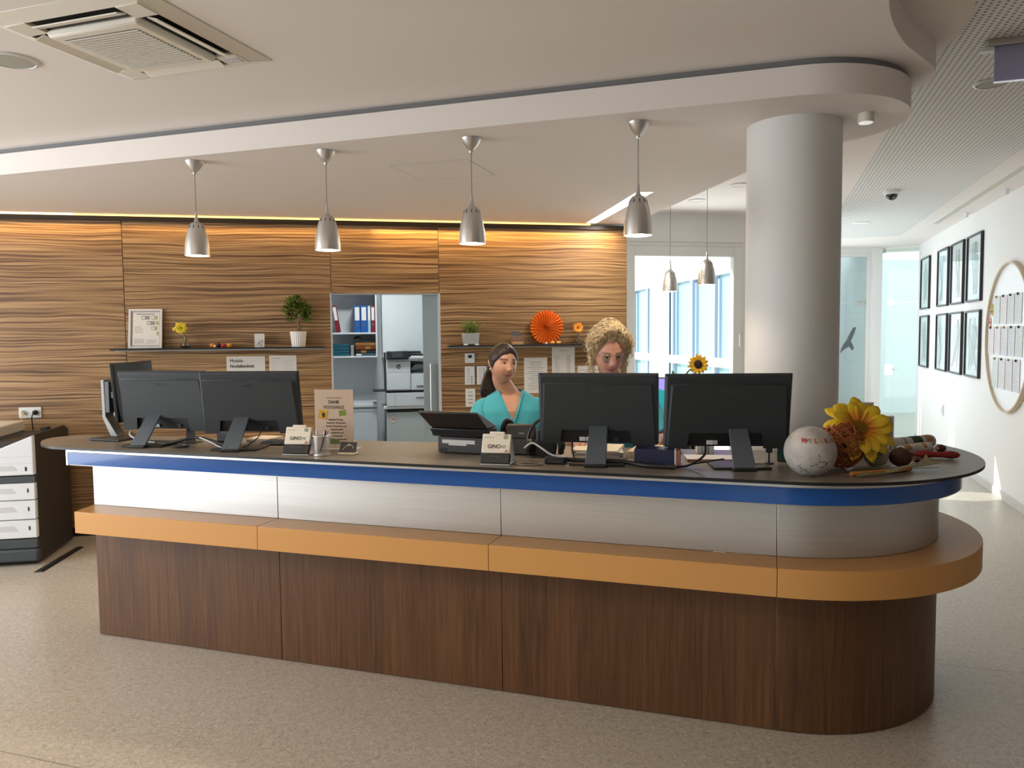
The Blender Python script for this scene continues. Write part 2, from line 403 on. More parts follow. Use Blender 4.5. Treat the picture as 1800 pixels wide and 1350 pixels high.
# end glazing with a pull-handle door
EY = 12.3
struct(MB().bx(3.75, 5.95, EY, EY + .12, 2.9, 3.1).build('wall_corridor_end', WHITE))
d2 = sgroup('door_2', (0, EY, 0), 0)
MB().bx(3.85, 3.95, 0, .08, 0, 2.9).bx(5.66, 5.72, 0, .08, 0, 2.9).bx(3.95, 5.66, 0, .08, 2.84, 2.9).bx(4.72, 4.78, 0, .08, 0, 2.84).build('door_frame', WFRAME, d2, bevel=.004)
MB().bx(4.78, 5.66, .03, .042, 0.02, 2.11).build('door_leaf', GLASS, d2)
MB().bx(4.78, 5.66, .03, .042, 2.125, 2.84).build('pane', GLASS, d2)
MB().bx(3.95, 4.72, .03, .042, .02, 2.84).build('pane', GLASS, d2)
MB().tube([(5.16, -.04, .55), (5.16, -.04, 2.05)], .012, 10).tube([(5.16, -.04, .7), (5.16, .03, .7)], .008, 8).tube([(5.16, -.04, 1.9), (5.16, .03, 1.9)], .008, 8).build('pull_handle', CHROME, d2, smooth=40)
MB().bx(5.50, 5.68, .02, .05, 2.06, 2.14).build('door_closer', STEEL, d2, bevel=.003)
# white pier between door and glass partition
struct(MB().bx(5.72, 5.86, EY - .08, EY + .14, 0, 2.97).build('trim_2', WHITE))
# glass partition
g0, g1 = Vector((5.86, 12.35, 0)), Vector((6.33, 11.84, 0))
dg = g1 - g0; Lg = dg.length; ag = math.atan2(dg.y, dg.x)
w3 = sgroup('window_3', g0, ag)
MB().bx(0, Lg * .27, 0, .012, 0, 2.95).build('pane', TEAL, w3)
MB().bx(Lg * .28, Lg, 0, .012, 0.01, 2.10).build('door_leaf', TEAL, w3)
MB().bx(Lg * .28, Lg, 0, .012, 2.115, 2.95).build('pane', TEAL, w3)
MB().bx(Lg * .22, Lg * .36, -.02, .03, 2.06, 2.16).build('hinge', STEEL, w3, bevel=.002)
MB().bx(Lg * .18, Lg * .38, -.02, .03, .96, 1.14).tube([(Lg * .36, -.05, 1.06), (Lg * .44, -.05, 1.06)], .012, 8).build('lock', STEEL, w3, bevel=.002)
# rooms beyond the glass
FAR = M('pale room beyond', (.80, .84, .84), .8)
struct(MB().bx(4.0, 9.5, 15.6, 15.7, 0, 3.1).build('wall_beyond', FAR))
struct(MB().bx(5.79, 5.84, 12.45, 15.6, 0, 3.1).build('wall_beyond_divider', FAR))

WRS = 5.75
wr = struct(MB().bx(WRS, WRS + .15, 3.3, 9.93, 0, 3.1).build('wall_right', WHITE, loc=CO, rot=(0, 0, CR)))
struct(MB().bx(WRS - .014, WRS - .001, 3.3, 9.9, 0, .085).build('baseboard_right', M('pale grey skirting', (.62, .61, .58), .5), loc=CO, rot=(0, 0, CR), bevel=.003))
# left wall with the window opening the daylight comes through, and the wall behind the visitor
BACKW = M('greige wall', (.42, .395, .37), .6, var=.2, vscale=3)
struct(MB().bx(-6.45, -6.25, -6.2, -.3, 0, 3.1).bx(-6.45, -6.25, 4.7, 6.0, 0, 3.1).bx(-6.45, -6.25, -.3, 4.7, 0, .35).bx(-6.45, -6.25, -.3, 4.7, 2.75, 3.1).build('wall_left', BACKW))
struct(MB().bx(-6.45, -2.0, -5.2, -5.0, 0, 3.1).bx(-.6, 9, -5.2, -5.0, 0, 3.1).bx(-2.0, -.6, -5.2, -5.0, 2.5, 3.1).build('wall_front', BACKW))
d3 = sgroup('reflection_door', (0, -5.1, 0), 0)  # unseen glass door added for a bright reflection in the counter front
ring(MB(), -2.0, -.6, -.04, .04, 0, 2.5, .06).build('door_frame', WFRAME, d3); MB().bx(-1.94, -.66, -.006, .006, .06, 2.44).build('door_leaf', GLASS, d3)
struct(MB().bx(8.2, 8.35, -9.0, 3.3, 0, 3.1).bx(WRS + .15, 8.2, 3.3, 3.45, 0, 3.1).build('wall_set_back', BACKW, loc=CO, rot=(0, 0, CR)))  # unseen walls set back here to lessen bounce from the right

# ceilings
slab_out = [(-3.9, .361), (3.65, .361)] + arc(3.65, .88, .519, -90, 66, 22)[1:] + [(3.72, 1.46), (3.60, 1.62), (3.402, 1.942), (2.905, 2.887), (2.33, 3.985)]
slab_xy = cpoly(slab_out) + [tuple(W(5.3, -.045))[:2], tuple(W(-1.9, -.045))[:2]]
struct(MB().prism(slab_xy, 2.68, 2.808).build('ceiling_canopy', CEIL, smooth=30))
neck = [(-3.6, .378), (3.65, .378)] + arc(3.65, .88, .502, -90, 66, 22)[1:] + [(3.62, 1.45), (3.32, 1.93), (2.83, 2.85), (2.28, 3.9)]
struct(MB().prism(cpoly(neck) + [tuple(W(5.2, -.12))[:2], tuple(W(-1.6, -.12))[:2]], 2.808, 2.842).build('ceiling_shadow_gap', M('grey gap profile', (.20, .205, .21), .6), smooth=30))
edge = [(3.92, -9), (3.92, -.6)] + [tuple(p)[:2] for p in spline([(3.92, -.35, 0), (3.934, -.148, 0), (3.98, .082, 0), (4.057, .324, 0), (4.13, .48, 0), (4.235, .70, 0), (4.262, .84, 0), (4.236, .98, 0), (4.16, 1.12, 0), (4.0, 1.28, 0), (3.8, 1.40, 0)], 6)] + [(3.45, 1.85), (2.2, 3.9), (-6, 3.9), (-6, -9)]
struct(MB().prism(cpoly(edge), 2.84, 3.02).build('ceiling_upper', CEIL, smooth=30))
struct(MB().prism(cpoly([(-8, -9), (8.6, -9), (8.6, 3.5), (6, 3.5), (6, 11), (3.2, 11), (3.28, 9.7), (3.46, 6.2), (1.5, 5.12), (1.48, 4.28), (.387, 6.19), (-6, 2.54), (-8, 2.0)]), 3.02, 3.10).build('ceiling_top', CEIL))
plain = [(2.0, 1.5), (1.55, 5.05), (3.5, 6.12), (3.3, 9.7), (3.3, 11), (4.285, 11), (4.285, 1.2)] + [(4.30, .95), (4.335, .66), (4.33, .43), (4.30, .25), (4.22, -.3), (4.2, -9), (3.6, -9), (3.6, 1.0)]
struct(MB().prism(cpoly(plain), 2.972, 3.02).build('ceiling_corridor', CEIL))
perf = [(4.2, -9), (4.22, -.3), (4.30, .25), (4.33, .43), (4.335, .66), (4.30, .95), (4.285, 1.2), (4.285, 8.6), (5.30, 8.6), (5.30, -9)]
struct(MB().prism(cpoly(perf), 2.97, 3.02).build('ceiling_perforated', PERF))
struct(MB().prism(cpoly([(5.30, -9), (5.30, 8.6), (4.285, 8.6), (4.285, 11), (5.95, 11), (5.95, -9)]), 2.972, 3.02).build('ceiling_margin', CEIL))
# column
struct(MB().lathe([(.226, 0), (.226, 2.68)], 56, C(3.65, .885)).build('column', COLM, smooth=40))

# ------------------------------------------------------------------ reception counter
PC, PR = (3.6, .685), .685
def path(o, a, b):
    """points of the counter front at offset o towards the visitor, from s=a to s=b; beyond 3.6 the value is 3.6 + degrees/100"""
    pts = []
    if a < 3.6: pts += [(a, -o)]
    if b <= 3.6: return pts + [(b, -o)]
    a0 = max(0, (a - 3.6) * 100); a1 = (b - 3.6) * 100
    return pts + arc(PC[0], PC[1], PR + o, -90 + a0, -90 + a1, max(4, int((a1 - a0) / 4)))
def strip(name, mat, parent, o, th, z0, z1, a, b, skew=0.0, bevel=.0015):
    po, pi_ = path(o, a, b), path(o - th, a, b)
    if skew: pi_[0] = (pi_[0][0] + skew, pi_[0][1])
    n = len(po); vs, fs, L = [], [], [0.0]
    for k in range(1, n): L.append(L[-1] + math.dist(po[k], po[k - 1]))
    for q, z in ((po, z0), (po, z1), (pi_, z1), (pi_, z0)): vs += [(x, y, z) for x, y in q]
    for k in range(n - 1):
        for j in range(4):
            j2 = (j + 1) % 4; fs.append((j * n + k, j * n + k + 1, j2 * n + k + 1, j2 * n + k))
    fs.append((0, n, 2 * n, 3 * n)); fs.append((n - 1, 4 * n - 1, 3 * n - 1, 2 * n - 1))
    mb = MB(); mb.add(vs, fs)
    ob = mb.build(name, mat, parent, smooth=30, bevel=bevel)
    me = ob.data; uvl = me.uv_layers.new(name='UVMap')
    for lp in me.loops:
        i = lp.vertex_index % n; uvl.data[lp.index].uv = (a + L[i], me.vertices[lp.vertex_index].co.z)
    return ob
cnt = thing('reception_counter', 'long curved reception counter with walnut base, orange ledge, aluminium front and blue band', 'counter', CO, CR)
SEAMS = [0.0, 1.192, 2.385, 3.578, 5.45]
for k in range(4):
    a, b = SEAMS[k] + (.0012 if k else 0), SEAMS[k + 1] - .0012
    strip('base_panel', WAL, cnt, 0, .03, .004, .622, a, b)
    strip('metal_panel', BRU, cnt, 0, .03, .737, .985, a, b)
    strip('ledge_segment', ORANGE, cnt, .172, .172, .622, .737, a + (.045 if k == 0 else 0), b, skew=-.045 if k == 0 else 0)
strip('silver_rail', SILVER, cnt, .092, .06, 1.040, 1.066, -.085, 5.45)
strip('blue_band', BLUE, cnt, .090, .05, .972, 1.040, -.073, 5.45)
strip('lower_rail', SILVER, cnt, .088, .04, .968, .972, -.073, 5.45)
MB().bx(-.085, -.073, -.092, -.02, .968, 1.04).build('end_cap', SILVER, cnt)
MB().bx(0, .03, 0.031, .29, .004, .622).build('end_panel', WAL, cnt)
MB().bx(0, .03, 0.031, .29, .622, 1.06).build('end_panel', BLACK, cnt)
MB().bx(0.0, .9, .27, .29, .02, 1.06).bx(.9, 3.3, .40, .42, .02, 1.06).build('staff_side_panel', WAL, cnt)
inner = [tuple(p) for p in arc(3.65, .885, .245, 62, -100, 14)]
top_xy = [tuple(p)[:2] for p in spline([(-.02, -.172, 0), (-.12, -.16, 0), (-.25, -.10, 0), (-.37, .01, 0), (-.42, .10, 0), (-.415, .17, 0), (-.36, .245, 0), (-.28, .285, 0), (0, .318, 0)], 5)]
top_xy = path(.172, .0, 5.25)[::-1] + top_xy + [(1.37, .455), (1.87, .505), (2.6, .55), (3.1, .57), (3.3, .60)] + inner[::-1] + [(3.8, 1.2), (3.85, 1.35)]
tp = MB().prism(top_xy, 1.0665, 1.0795).build('worktop', BLACKCORE, cnt, smooth=30)
tp.data.materials.append(TOP)
for f in tp.data.polygons:
    if f.normal.z > .9: f.material_index = 1

# ------------------------------------------------------------------ ceiling fittings
LITW = M('lit lamp interior', (1, .93, .8), .5, emit=(1, .93, .80), estr=9.0)
SHADE = M('satin aluminium shade', (.60, .58, .56), .34, .85)
def pendant(label, loc, drop, group):
    t = thing('pendant_lamp', label, 'lamp', loc, 0, group)
    H = -drop
    MB().lathe([(.008, -.076), (.011, -.068), (.010, -.062), (.020, -.055), (.040, -.030), (.051, -.011), (.054, -.004), (.054, 0)], 28).build('canopy', SHADE, t, smooth=50)
    MB().tube([(0, 0, -.074), (0, 0, H + .252)], .0022, 6).build('cord', GREY, t)
    prof = [(.0705, 0), (.0700, .024), (.0665, .066), (.0595, .110), (.0490, .151), (.0385, .178), (.0310, .189), (.0170, .195), (.0115, .205), (.008, .226), (.005, .256)]
    sh = MB().lathe(prof, 36, (0, 0, H), cap=False).build('shade', SHADE, t, smooth=60)
    MB().lathe([(.0680, .001), (.0670, .024), (.0630, .066), (.056, .108), (.042, .150), (.01, .180)], 30, (0, 0, H), cap=False).build('reflector', M('white reflector', (.9, .88, .82), .4), sh, smooth=60)
    sl = MB()
    for k in range(10):
        a = 2 * PI * (k + .5) / 10; sl.box((.0432 * math.cos(a), .0432 * math.sin(a), H + .166), (.003, .004, .018), Matrix.Rotation(a, 3, 'Z') @ Matrix.Rotation(R(-22), 3, 'Y'))
    sl.build('vent_slots', BLACK, sh)
    b = MB().ball((0, 0, H + .03), (.034, .034, .036), 18, 10).build('bulb', LITW, t, smooth=60)
    L = lamp('bulb_light', 'SPOT', (0, 0, H + .012), 55, (1.0, .82, .60), spot_size=R(125), spot_blend=.5, shadow_soft_size=.035, parent=t)
    return t
names = ['leftmost silver pendant lamp hanging above the two left monitors', 'second silver pendant lamp from the left above the counter', 'silver pendant lamp hanging above the smiling dark haired woman', 'rightmost and nearest silver pendant lamp of the counter row, beside the white strip light']
for nm, s_ in zip(names, (.352, 1.199, 2.052, 2.925)):
    pendant(nm, C(s_, .475 if s_ < .5 else (.52 if s_ < 1.5 else .546), 2.68), .547, 'pendant lamps over the counter')
pendant('small far pendant lamp in front of the window, lower left of the pair', (1.49, 7.25, 2.972), .925, 'pendant lamps by the window')
pendant('far pendant lamp in front of the window, right one of the pair beside the column', (1.555, 6.15, 2.972), .935, 'pendant lamps by the window')

# cassette air conditioner, aligned with the counter
ACM = M('cream plastic', (.80, .76, .67), .45); ACD = M('dark vent', (.03, .028, .024), .6)
ac = thing('air_conditioner', 'square cream ceiling cassette air conditioner with slatted grille', 'air conditioner', C(1.125, -.755, 2.84), CR)
h = .375
def frustum(mb, ax0, ay0, ax1, ay1, z0, z1, mx=None):
    return mb.add([(-ax0, -ay0, z0), (ax0, -ay0, z0), (ax0, ay0, z0), (-ax0, ay0, z0), (-ax1, -ay1, z1), (ax1, -ay1, z1), (ax1, ay1, z1), (-ax1, ay1, z1)], [(3, 2, 1, 0), (4, 5, 6, 7), (0, 1, 5, 4), (1, 2, 6, 5), (2, 3, 7, 6), (3, 0, 4, 7)], mx)
hp = MB()   # panel ring with slots: corner blocks + outer rails
for a in range(4):
    m = Matrix.Rotation(a * PI / 2, 4, 'Z')
    hp.add([(-h, -h, -.004), (h, -h, -.004), (h - .07, -h + .07, -.022), (-h + .07, -h + .07, -.022), (-h, -h, 0), (h, -h, 0), (h - .07, -h + .07, -.006), (-h + .07, -h + .07, -.006)], [(3, 2, 1, 0), (4, 5, 6, 7), (0, 1, 5, 4), (1, 2, 6, 5), (2, 3, 7, 6), (3, 0, 4, 7)], m)
    hp.box(m @ Vector((-h + .115, -h + .115, -.014)), (.10, .10, .022))
hp.build('panel', ACM, ac, bevel=.006)
for a in range(4):
    m = Matrix.Rotation(a * PI / 2, 4, 'Z'); sx = h - .165
    dv = MB(); dv.add([(x, y, z) for z in (-.0125, -.0045) for x, y in ((-sx, -h + .072), (sx, -h + .072), (sx, -h + .155), (-sx, -h + .155))], [(3, 2, 1, 0), (4, 5, 6, 7), (0, 1, 5, 4), (1, 2, 6, 5), (2, 3, 7, 6), (3, 0, 4, 7)], m)
    ou = dv.build('air_outlet', ACD, ac)
    tilt = (28 if a in (0, 2) else 28)
    fl = MB(); fl.add([(-sx + .012, -h + .082, -.032), (sx - .012, -h + .082, -.032), (sx - .012, -h + .128, -.018), (-sx + .012, -h + .128, -.018), (-sx + .012, -h + .084, -.036), (sx - .012, -h + .084, -.036), (sx - .012, -h + .130, -.022), (-sx + .012, -h + .130, -.022)], [(3, 2, 1, 0), (4, 5, 6, 7), (0, 1, 5, 4), (1, 2, 6, 5), (2, 3, 7, 6), (3, 0, 4, 7)], m)
    fl.build('flap', ACM, ou)
frustum(MB(), h - .165, h - .165, h - .155, h - .155, -.042, -.014).build('grille_frame', ACM, ac, bevel=.008)
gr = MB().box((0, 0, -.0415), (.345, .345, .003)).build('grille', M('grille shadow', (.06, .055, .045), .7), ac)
slat0 = None
for k in range(19):
    o = MB().box((0, 0, 0), (.345, .0085, .004)).build('slat', ACM, gr) if slat0 is None else slat0.copy()
    if slat0 is None: slat0 = o
    else: COL.objects.link(o); o.parent = gr
    o.location = (0, -.164 + k * .0182, -.0445)
MB().box((h - .115, h - .115, -.026), (.075, .055, .004)).build('sensor_plate', LGREY, ac, bevel=.001)

def roundspeaker(label, loc, r, mat_rim=WPLAS, cat='speaker', name='ceiling_speaker', mesh=LGREY):
    t = thing(name, label, cat, loc, 0)
    MB().lathe([(r, 0), (r, -.004), (r * .97, -.008), (r * .86, -.009), (r * .84, -.004)], 40).build('rim', mat_rim, t, smooth=50)
    MB().lathe([(r * .85, -.003), (r * .84, -.006), (r * .4, -.0075), (.002, -.008)], 40).build('mesh_cover', mesh, t, smooth=50)
    return t
GM = M('speaker mesh', (.42, .41, .36), .7)
roundspeaker('round ceiling speaker beside the air conditioner, left edge', C(.463, -.753, 2.84), .105, mesh=GM)
roundspeaker('round ceiling speaker in the perforated ceiling below the hanging sign', C(4.662, 1.51, 2.97), .092, mesh=GM)
roundspeaker('small flat round ceiling disc at the far end of the corridor', C(4.614, 7.0, 2.97), .10, mesh=WPLAS)
roundspeaker('recessed round downlight rim in the plain ceiling left of the column', C(3.294, 3.97, 2.972), .085, cat='downlight', name='downlight', mesh=CEIL)
roundspeaker('faint recessed downlight above the window, farther from the column', C(2.867, 4.64, 2.972), .085, cat='downlight', name='downlight', mesh=CEIL)
t = thing('ceiling_detector', 'short cream drum fitting under the rounded canopy end beside the column', 'detector', C(3.965, .765, 2.68))
MB().lathe([(.034, 0), (.036, -.01), (.036, -.038), (.033, -.043)], 28).build('housing', M('cream fitting', (.72, .70, .60), .5), t, smooth=40)
MB().lathe([(.0325, -.043), (.030, -.0465), (.004, -.048)], 28).build('lens', M('lit lens', (1, 1, .97), .4, emit=(1, .98, .9), estr=.45), t, smooth=40)
t = thing('security_camera', 'small white dome security camera with dark lens on the corridor ceiling', 'camera', C(4.64, 4.78, 2.97))
MB().lathe([(.075, 0), (.075, -.018), (.066, -.034), (.055, -.038)], 28).build('base', WPLAS, t, smooth=45)
MB().lathe([(.052, -.036), (.050, -.058), (.038, -.078), (.020, -.089), (.002, -.092)], 24).build('dome', M('smoked dome', (.012, .012, .014), .08, coat=.6), t, smooth=60)
MB().ball((0, -.03, -.066), .018, 14, 8).build('lens', GREY, t, smooth=60)
# recessed strip light in the canopy
t = thing('strip_light', 'recessed white linear ceiling light running back from the nearest pendant', 'lamp', (0, 0, 2.68))
sp = [(.702, 7.16), (.92, 5.65), (1.033, 5.656), (.79, 7.175)]
MB().prism([(.698, 7.17), (.914, 5.638), (1.042, 5.645), (.797, 7.19)], -.003, .004).build('frame', WPLAS, t)
MB().prism(sp, -.005, -.003).build('diffuser', M('lit diffuser', (1, 1, 1), .5, emit=(1, .98, .94), estr=3.2), t)
lamp('strip_glow', 'AREA', (.87, 6.42, -.012), 16, (1, .95, .88), shape='RECTANGLE', size=.1, size_y=1.5, parent=t, target=(.87, 6.42, -2))
t = thing('access_hatch', 'square flush access hatch outlined in the canopy ceiling', 'hatch', C(1.61, 1.22, 2.68), CR)
MB().box((0, 0, -.0006), (.50, .47, .0012)).build('leaf', CEIL, t)
ring_ = MB()
for x0, x1, y0, y1 in ((-.254, .254, -.240, -.236), (-.254, .254, .236, .240), (-.254, -.250, -.24, .24), (.250, .254, -.24, .24)): ring_.bx(x0, x1, y0, y1, -.001, .0)
ring_.build('joint', M('hatch joint', (.45, .43, .40), .9), t)
# amber light profile along the top of the wood wall
t = thing('cove_light', 'long amber light profile along the top of the wood wall', 'lamp', WO, WR)
MB().bx(-2.2, 5.285, -.035, -.001, 2.625, 2.664).build('housing', M('dark bronze profile', (.045, .028, .016), .4), t, bevel=.002)
MB().bx(-2.2, .55, -.041, -.012, 2.666, 2.677).build('led_strip', M('warm white led', (1, .9, .6), .5, emit=(1.0, .84, .50), estr=3.0), t)
MB().bx(.55, 4.95, -.040, -.012, 2.666, 2.676).build('led_strip', M('amber led', (1, .75, .3), .5, emit=(1.0, .66, .16), estr=3.0), t)
for k, (w0, w1) in enumerate(((-2.1, .9), (.95, 2.9), (2.95, 5.2))):
    lamp('cove_glow', 'AREA', ((w0 + w1) / 2, -.05, 2.615), (8, 4, 13)[k], (1.0, .62, .22), shape='RECTANGLE', size=w1 - w0, size_y=.03, parent=t, target=((w0 + w1) / 2, .03, 2.2) if False else None).rotation_euler = (R(-14), 0, 0)
# hanging exit-type sign at the right edge
t = thing('hanging_sign', 'pale lilac acrylic sign hanging from a metal rail at the right edge of the ceiling', 'sign', C(4.50, .83, 2.97), CR)
MB().bx(-.03, .36, -.028, .028, -.030, 0).build('rail', STEEL, t, bevel=.003)
MB().bx(-.05, .0, -.02, .02, -.05, -.03).build('end_fitting', WPLAS, t, bevel=.002)
MB().bx(.005, .36, -.006, .006, -.185, -.030).build('panel', M('lilac acrylic', (.34, .33, .50), .15, coat=.3), t)
MB().bx(.005, .36, -.007, .007, -.190, -.185).build('edge_strip', M('clear edge', (.85, .86, .95), .2, emit=(.9, .9, 1), estr=.3), t)
t = thing('slot_diffuser', 'long cream air slot in the ceiling along the picture wall', 'vent', C(5.50, 5.6, 2.972), CR)
MB().bx(-.045, .045, -2.4, 1.85, -.004, .002).build('frame', WPLAS, t)
MB().bx(-.032, .032, -2.38, 1.83, -.0055, -.004).build('slot', M('cream slot', (.62, .58, .48), .7), t)
for k, tt in enumerate((5.1, 6.6)):
    t = thing('ceiling_hook', ('nearer' if k == 0 else 'farther') + ' tiny white spot fitting on the ceiling above the picture frames', 'fitting', C(5.66, tt, 2.972))
    MB().lathe([(.026, 0), (.026, -.012), (.014, -.03), (.014, -.05), (.02, -.052)], 16).build('body', WPLAS, t, smooth=40)

# ------------------------------------------------------------------ wood wall: shelves and what stands on them
def wthing(name, label, cat, w, z, o=0.0, group=None, rz=0.0): return thing(name, label, cat, W(w, o, z), WR + rz, group)
SHZ = 1.575
for nm, w0, w1, z in (('long thin black wall shelf left of the doorway', .816, 2.52, 1.5725), ('long thin black wall shelf right of the doorway', 3.605, 5.06, 1.568)):
    t = wthing('wall_shelf', nm, 'shelf', w0, z - .008, 0, 'thin black wall shelves')
    MB().bx(0, w1 - w0, -.16, -.001, -.008, 0.004).build('board', BLACK, t, bevel=.001)
    MB().bx(0, w1 - w0, -.004, -.0005, -.02, -.008).build('rail', STEEL, t)
Z1, Z2 = 1.5690, 1.5645
def lines(mb, x0, x1, z0, z1, n, y, th=.003, seed=1, left=True):
    r = random.Random(seed)
    for k in range(n):
        z = z1 - (z1 - z0) * (k + .5) / n; L = (x1 - x0) * r.uniform(.45, 1.0)
        a = x0 if left else (x0 + x1) / 2 - L / 2
        mb.bx(a, a + L, y - .0006, y, z - th / 2, z + th / 2)
    return mb
# framed certificate leaning on the wall
t = wthing('framed_certificate', 'white framed certificate with grey and green squares leaning on the left shelf', 'picture frame', 1.067, Z1, -.075)
tl = Matrix.Rotation(R(-11), 4, 'X')
def tilted(mb, m=tl): mb.v = [tuple(m @ Vector(p)) for p in mb.v]; return mb
tilted(ring(MB(), -.131, .131, -.012, .006, 0, .335, .018)).build('frame', M('silver white frame', (.72, .71, .70), .35), t, bevel=.002)
tilted(MB().bx(-.115, .115, 0, .004, .017, .318)).build('backing', M('grey mount', (.48, .46, .44), .7), t)
pp = tilted(MB().bx(-.098, .108, -.004, -.001, .028, .308)).build('sheet', PAPER, t)
sq = MB(); sg = MB()
for mb, x, z, w in ((sq, -.03, .245, .062), (sg, .045, .245, .05), (sq, .012, .200, .062), (sg, .082, .200, .022), (sg, .045, .155, .05), (sg, .088, .11, .016)):
    mb.bx(x, x + w, -.0048, -.004, z, z + .032)
tilted(sq).build('grey_squares', GINK, pp); tilted(sg).build('green_squares', M('pale olive ink', (.42, .45, .26), .8), pp)
wq = MB()
for x, z in ((-.024, .251), (.050, .251), (.018, .206), (.050, .161)): wq.bx(x, x + .018, -.0054, -.0048, z, z + .020)
tilted(wq).build('white_squares', PAPER, pp)['kind'] = 'stuff'
pl = MB(); lines(pl, -.085, .005, .13, .19, 4, -.004, .0035, 3); lines(pl, -.085, .0, .042, .085, 4, -.004, .003, 5); lines(pl, .01, .095, .038, .075, 3, -.004, .003, 6); pl.bx(-.07, .07, -.0046, -.004, .288, .296)
tilted(pl).build('print_lines', GINK, pp)
# bud vase with yellow flower
VGL = M('vase glass', (.9, .95, .95), .03, trans=1.0, ior=1.33)
LEAF = M('leaf green', (.075, .16, .035), .55, var=.3, vscale=30); STEM = M('stem green', (.10, .19, .05), .6)
def leaf(mb, p, d, L, wd, up=Vector((0, 0, 1)), n=5, bend=.2):
    d = Vector(d).normalized(); x = d.cross(up)
    x = x.normalized() if x.length > 1e-4 else Vector((1, 0, 0))
    nrm = x.cross(d)
    vs, fs = [], []
    for k in range(n):
        u = k / (n - 1); c = Vector(p) + d * L * u + nrm * (-bend * L * u * u); w_ = wd * math.sin(PI * min(.97, u * .93 + .05)) ** .8
        vs += [c - x * w_ + nrm * w_ * .25, c, c + x * w_ + nrm * w_ * .25]
    for k in range(n - 1):
        b = k * 3; fs += [(b, b + 1, b + 4, b + 3), (b + 1, b + 2, b + 5, b + 4)]
    mb.add(vs, fs)
def petal_leaf(mb, p, d, L, wd, up, n=9, bend=.2):
    d = Vector(d).normalized(); x = d.cross(up).normalized(); nrm = x.cross(d); vs, fs = [], []
    for k in range(n):
        u = k / (n - 1); c = Vector(p) + d * L * u + nrm * (-bend * L * u * u); w_ = wd * (.35 + .65 * min(1, u * 2.0)) * math.sqrt(max(.02, 1 - max(0.0, (u - .62) / .38) ** 2))
        vs += [c - x * w_ + nrm * w_ * .3, c, c + x * w_ + nrm * w_ * .3]
    for k in range(n - 1):
        b = k * 3; fs += [(b, b + 1, b + 4, b + 3), (b + 1, b + 2, b + 5, b + 4)]
    mb.add(vs, fs)
def flower_head(mb, c, nrm, r, n, wd, cup=.25, layers=1):
    nrm = Vector(nrm).normalized(); a = nrm.orthogonal().normalized(); b = nrm.cross(a)
    for l in range(layers):
        for k in range(n):
            an = 2 * PI * (k + .5 * l) / n + rnd.uniform(-.08, .08); d = a * math.cos(an) + b * math.sin(an)
            leaf(mb, Vector(c) + d * r * .15, d + nrm * (cup + .25 * l), r * (1 - .15 * l) * rnd.uniform(.9, 1.05), wd, nrm, 6, .12)
t = wthing('bud_vase', 'small clear glass vase with a yellow blossom on the left shelf', 'vase', 1.385, Z1, -.085)
MB().lathe([(.025, .002), (.036, .006), (.041, .022), (.036, .042), (.020, .066), (.013, .085), (.019, .105), (.0175, .105), (.0115, .085), (.018, .066), (.034, .042), (.038, .022), (.03, .008), (.002, .006)], 24, cap=False).build('glass', VGL, t, smooth=60)
MB().tube(spline([(0, 0, .012), (.004, 0, .08), (-.01, -.01, .13), (-.022, -.02, .16)]), .0025, 6).build('stem', STEM, t)
yf = MB(); flower_head(yf, (-.024, -.03, .168), (-.05, -1, .15), .048, 8, .021, .35, 2)
yf.build('blossom', M('yellow petal', (.80, .58, .03), .5), t, smooth=60, solid=.001)
MB().ball((-.024, -.036, .168), (.012, .008, .012), 12, 8).build('blossom_centre', M('yellow green centre', (.30, .33, .03), .7), t, smooth=60)
bd = MB().ball((-.078, -.025, .158), (.016, .014, .015), 12, 8); bd.build('bud', MATS['yellow petal'], t, smooth=60)
lf = MB()
for p, d, L in (((-.03, 0, .18), (-.45, 0, .9), .075), ((-.03, 0, .17), (-.1, 0, 1), .065), ((.01, 0, .12), (1, 0, .35), .085), ((.02, 0, .12), (1, -.2, .1), .06), ((.04, 0, .14), (.7, 0, .45), .05)): leaf(lf, p, d, L, .011, bend=.15)
lf.build('leaves', LEAF, t, solid=.0008)
# berries: each one a thing
for k, (w_, o_, r_, col, nm) in enumerate(((1.60, -.10, .020, (.75, .22, .03), 'orange physalis like ball at the left of the small fruit cluster'), (1.625, -.13, .013, (.75, .62, .45), 'tiny cream ball at the front of the small fruit cluster'), (1.648, -.095, .021, (.05, .02, .03), 'dark purple ball in the small fruit cluster'), (1.690, -.12, .019, (.50, .03, .03), 'red ball in the small fruit cluster on the left shelf'), (1.738, -.11, .020, (.80, .33, .03), 'orange ball at the right of the small fruit cluster'))):
    t = wthing('decorative_fruit', nm, 'fruit', w_, Z1, o_, 'small fruits on the left shelf')
    MB().lathe([(.002, .001), (r_ * .6, r_ * .18), (r_ * .95, r_ * .6), (r_, r_), (r_ * .93, r_ * 1.4), (r_ * .55, r_ * 1.82), (.002, r_ * 1.93)], 18).build('fruit', M('fruit %d' % k, col, .4, var=.25, vscale=60), t, smooth=60)
    MB().tube([(0, 0, r_ * 1.9), (.003, 0, r_ * 2.2)], .0018, 5).build('stalk', M('stalk', (.10, .07, .03), .8), t)
# card
t = wthing('greeting_card', 'small white card with a bow sketch standing on the left shelf', 'card', 1.98, Z1, -.09)
MB().bx(-.04, .04, -.001, .001, 0, .115).box((0, .022, .052), (.08, .0016, .108), (R(-22), 0, 0)).build('card', PAPER, t)
MB().tube(spline([(-.02, -.002, .02), (.005, -.002, .05), (.024, -.002, .062), (.02, -.002, .04), (-.008, -.002, .036), (.012, -.002, .012), (.022, -.002, .03)], 6), .0016, 5).build('sketch', M('brown ink', (.16, .10, .07), .7), t)
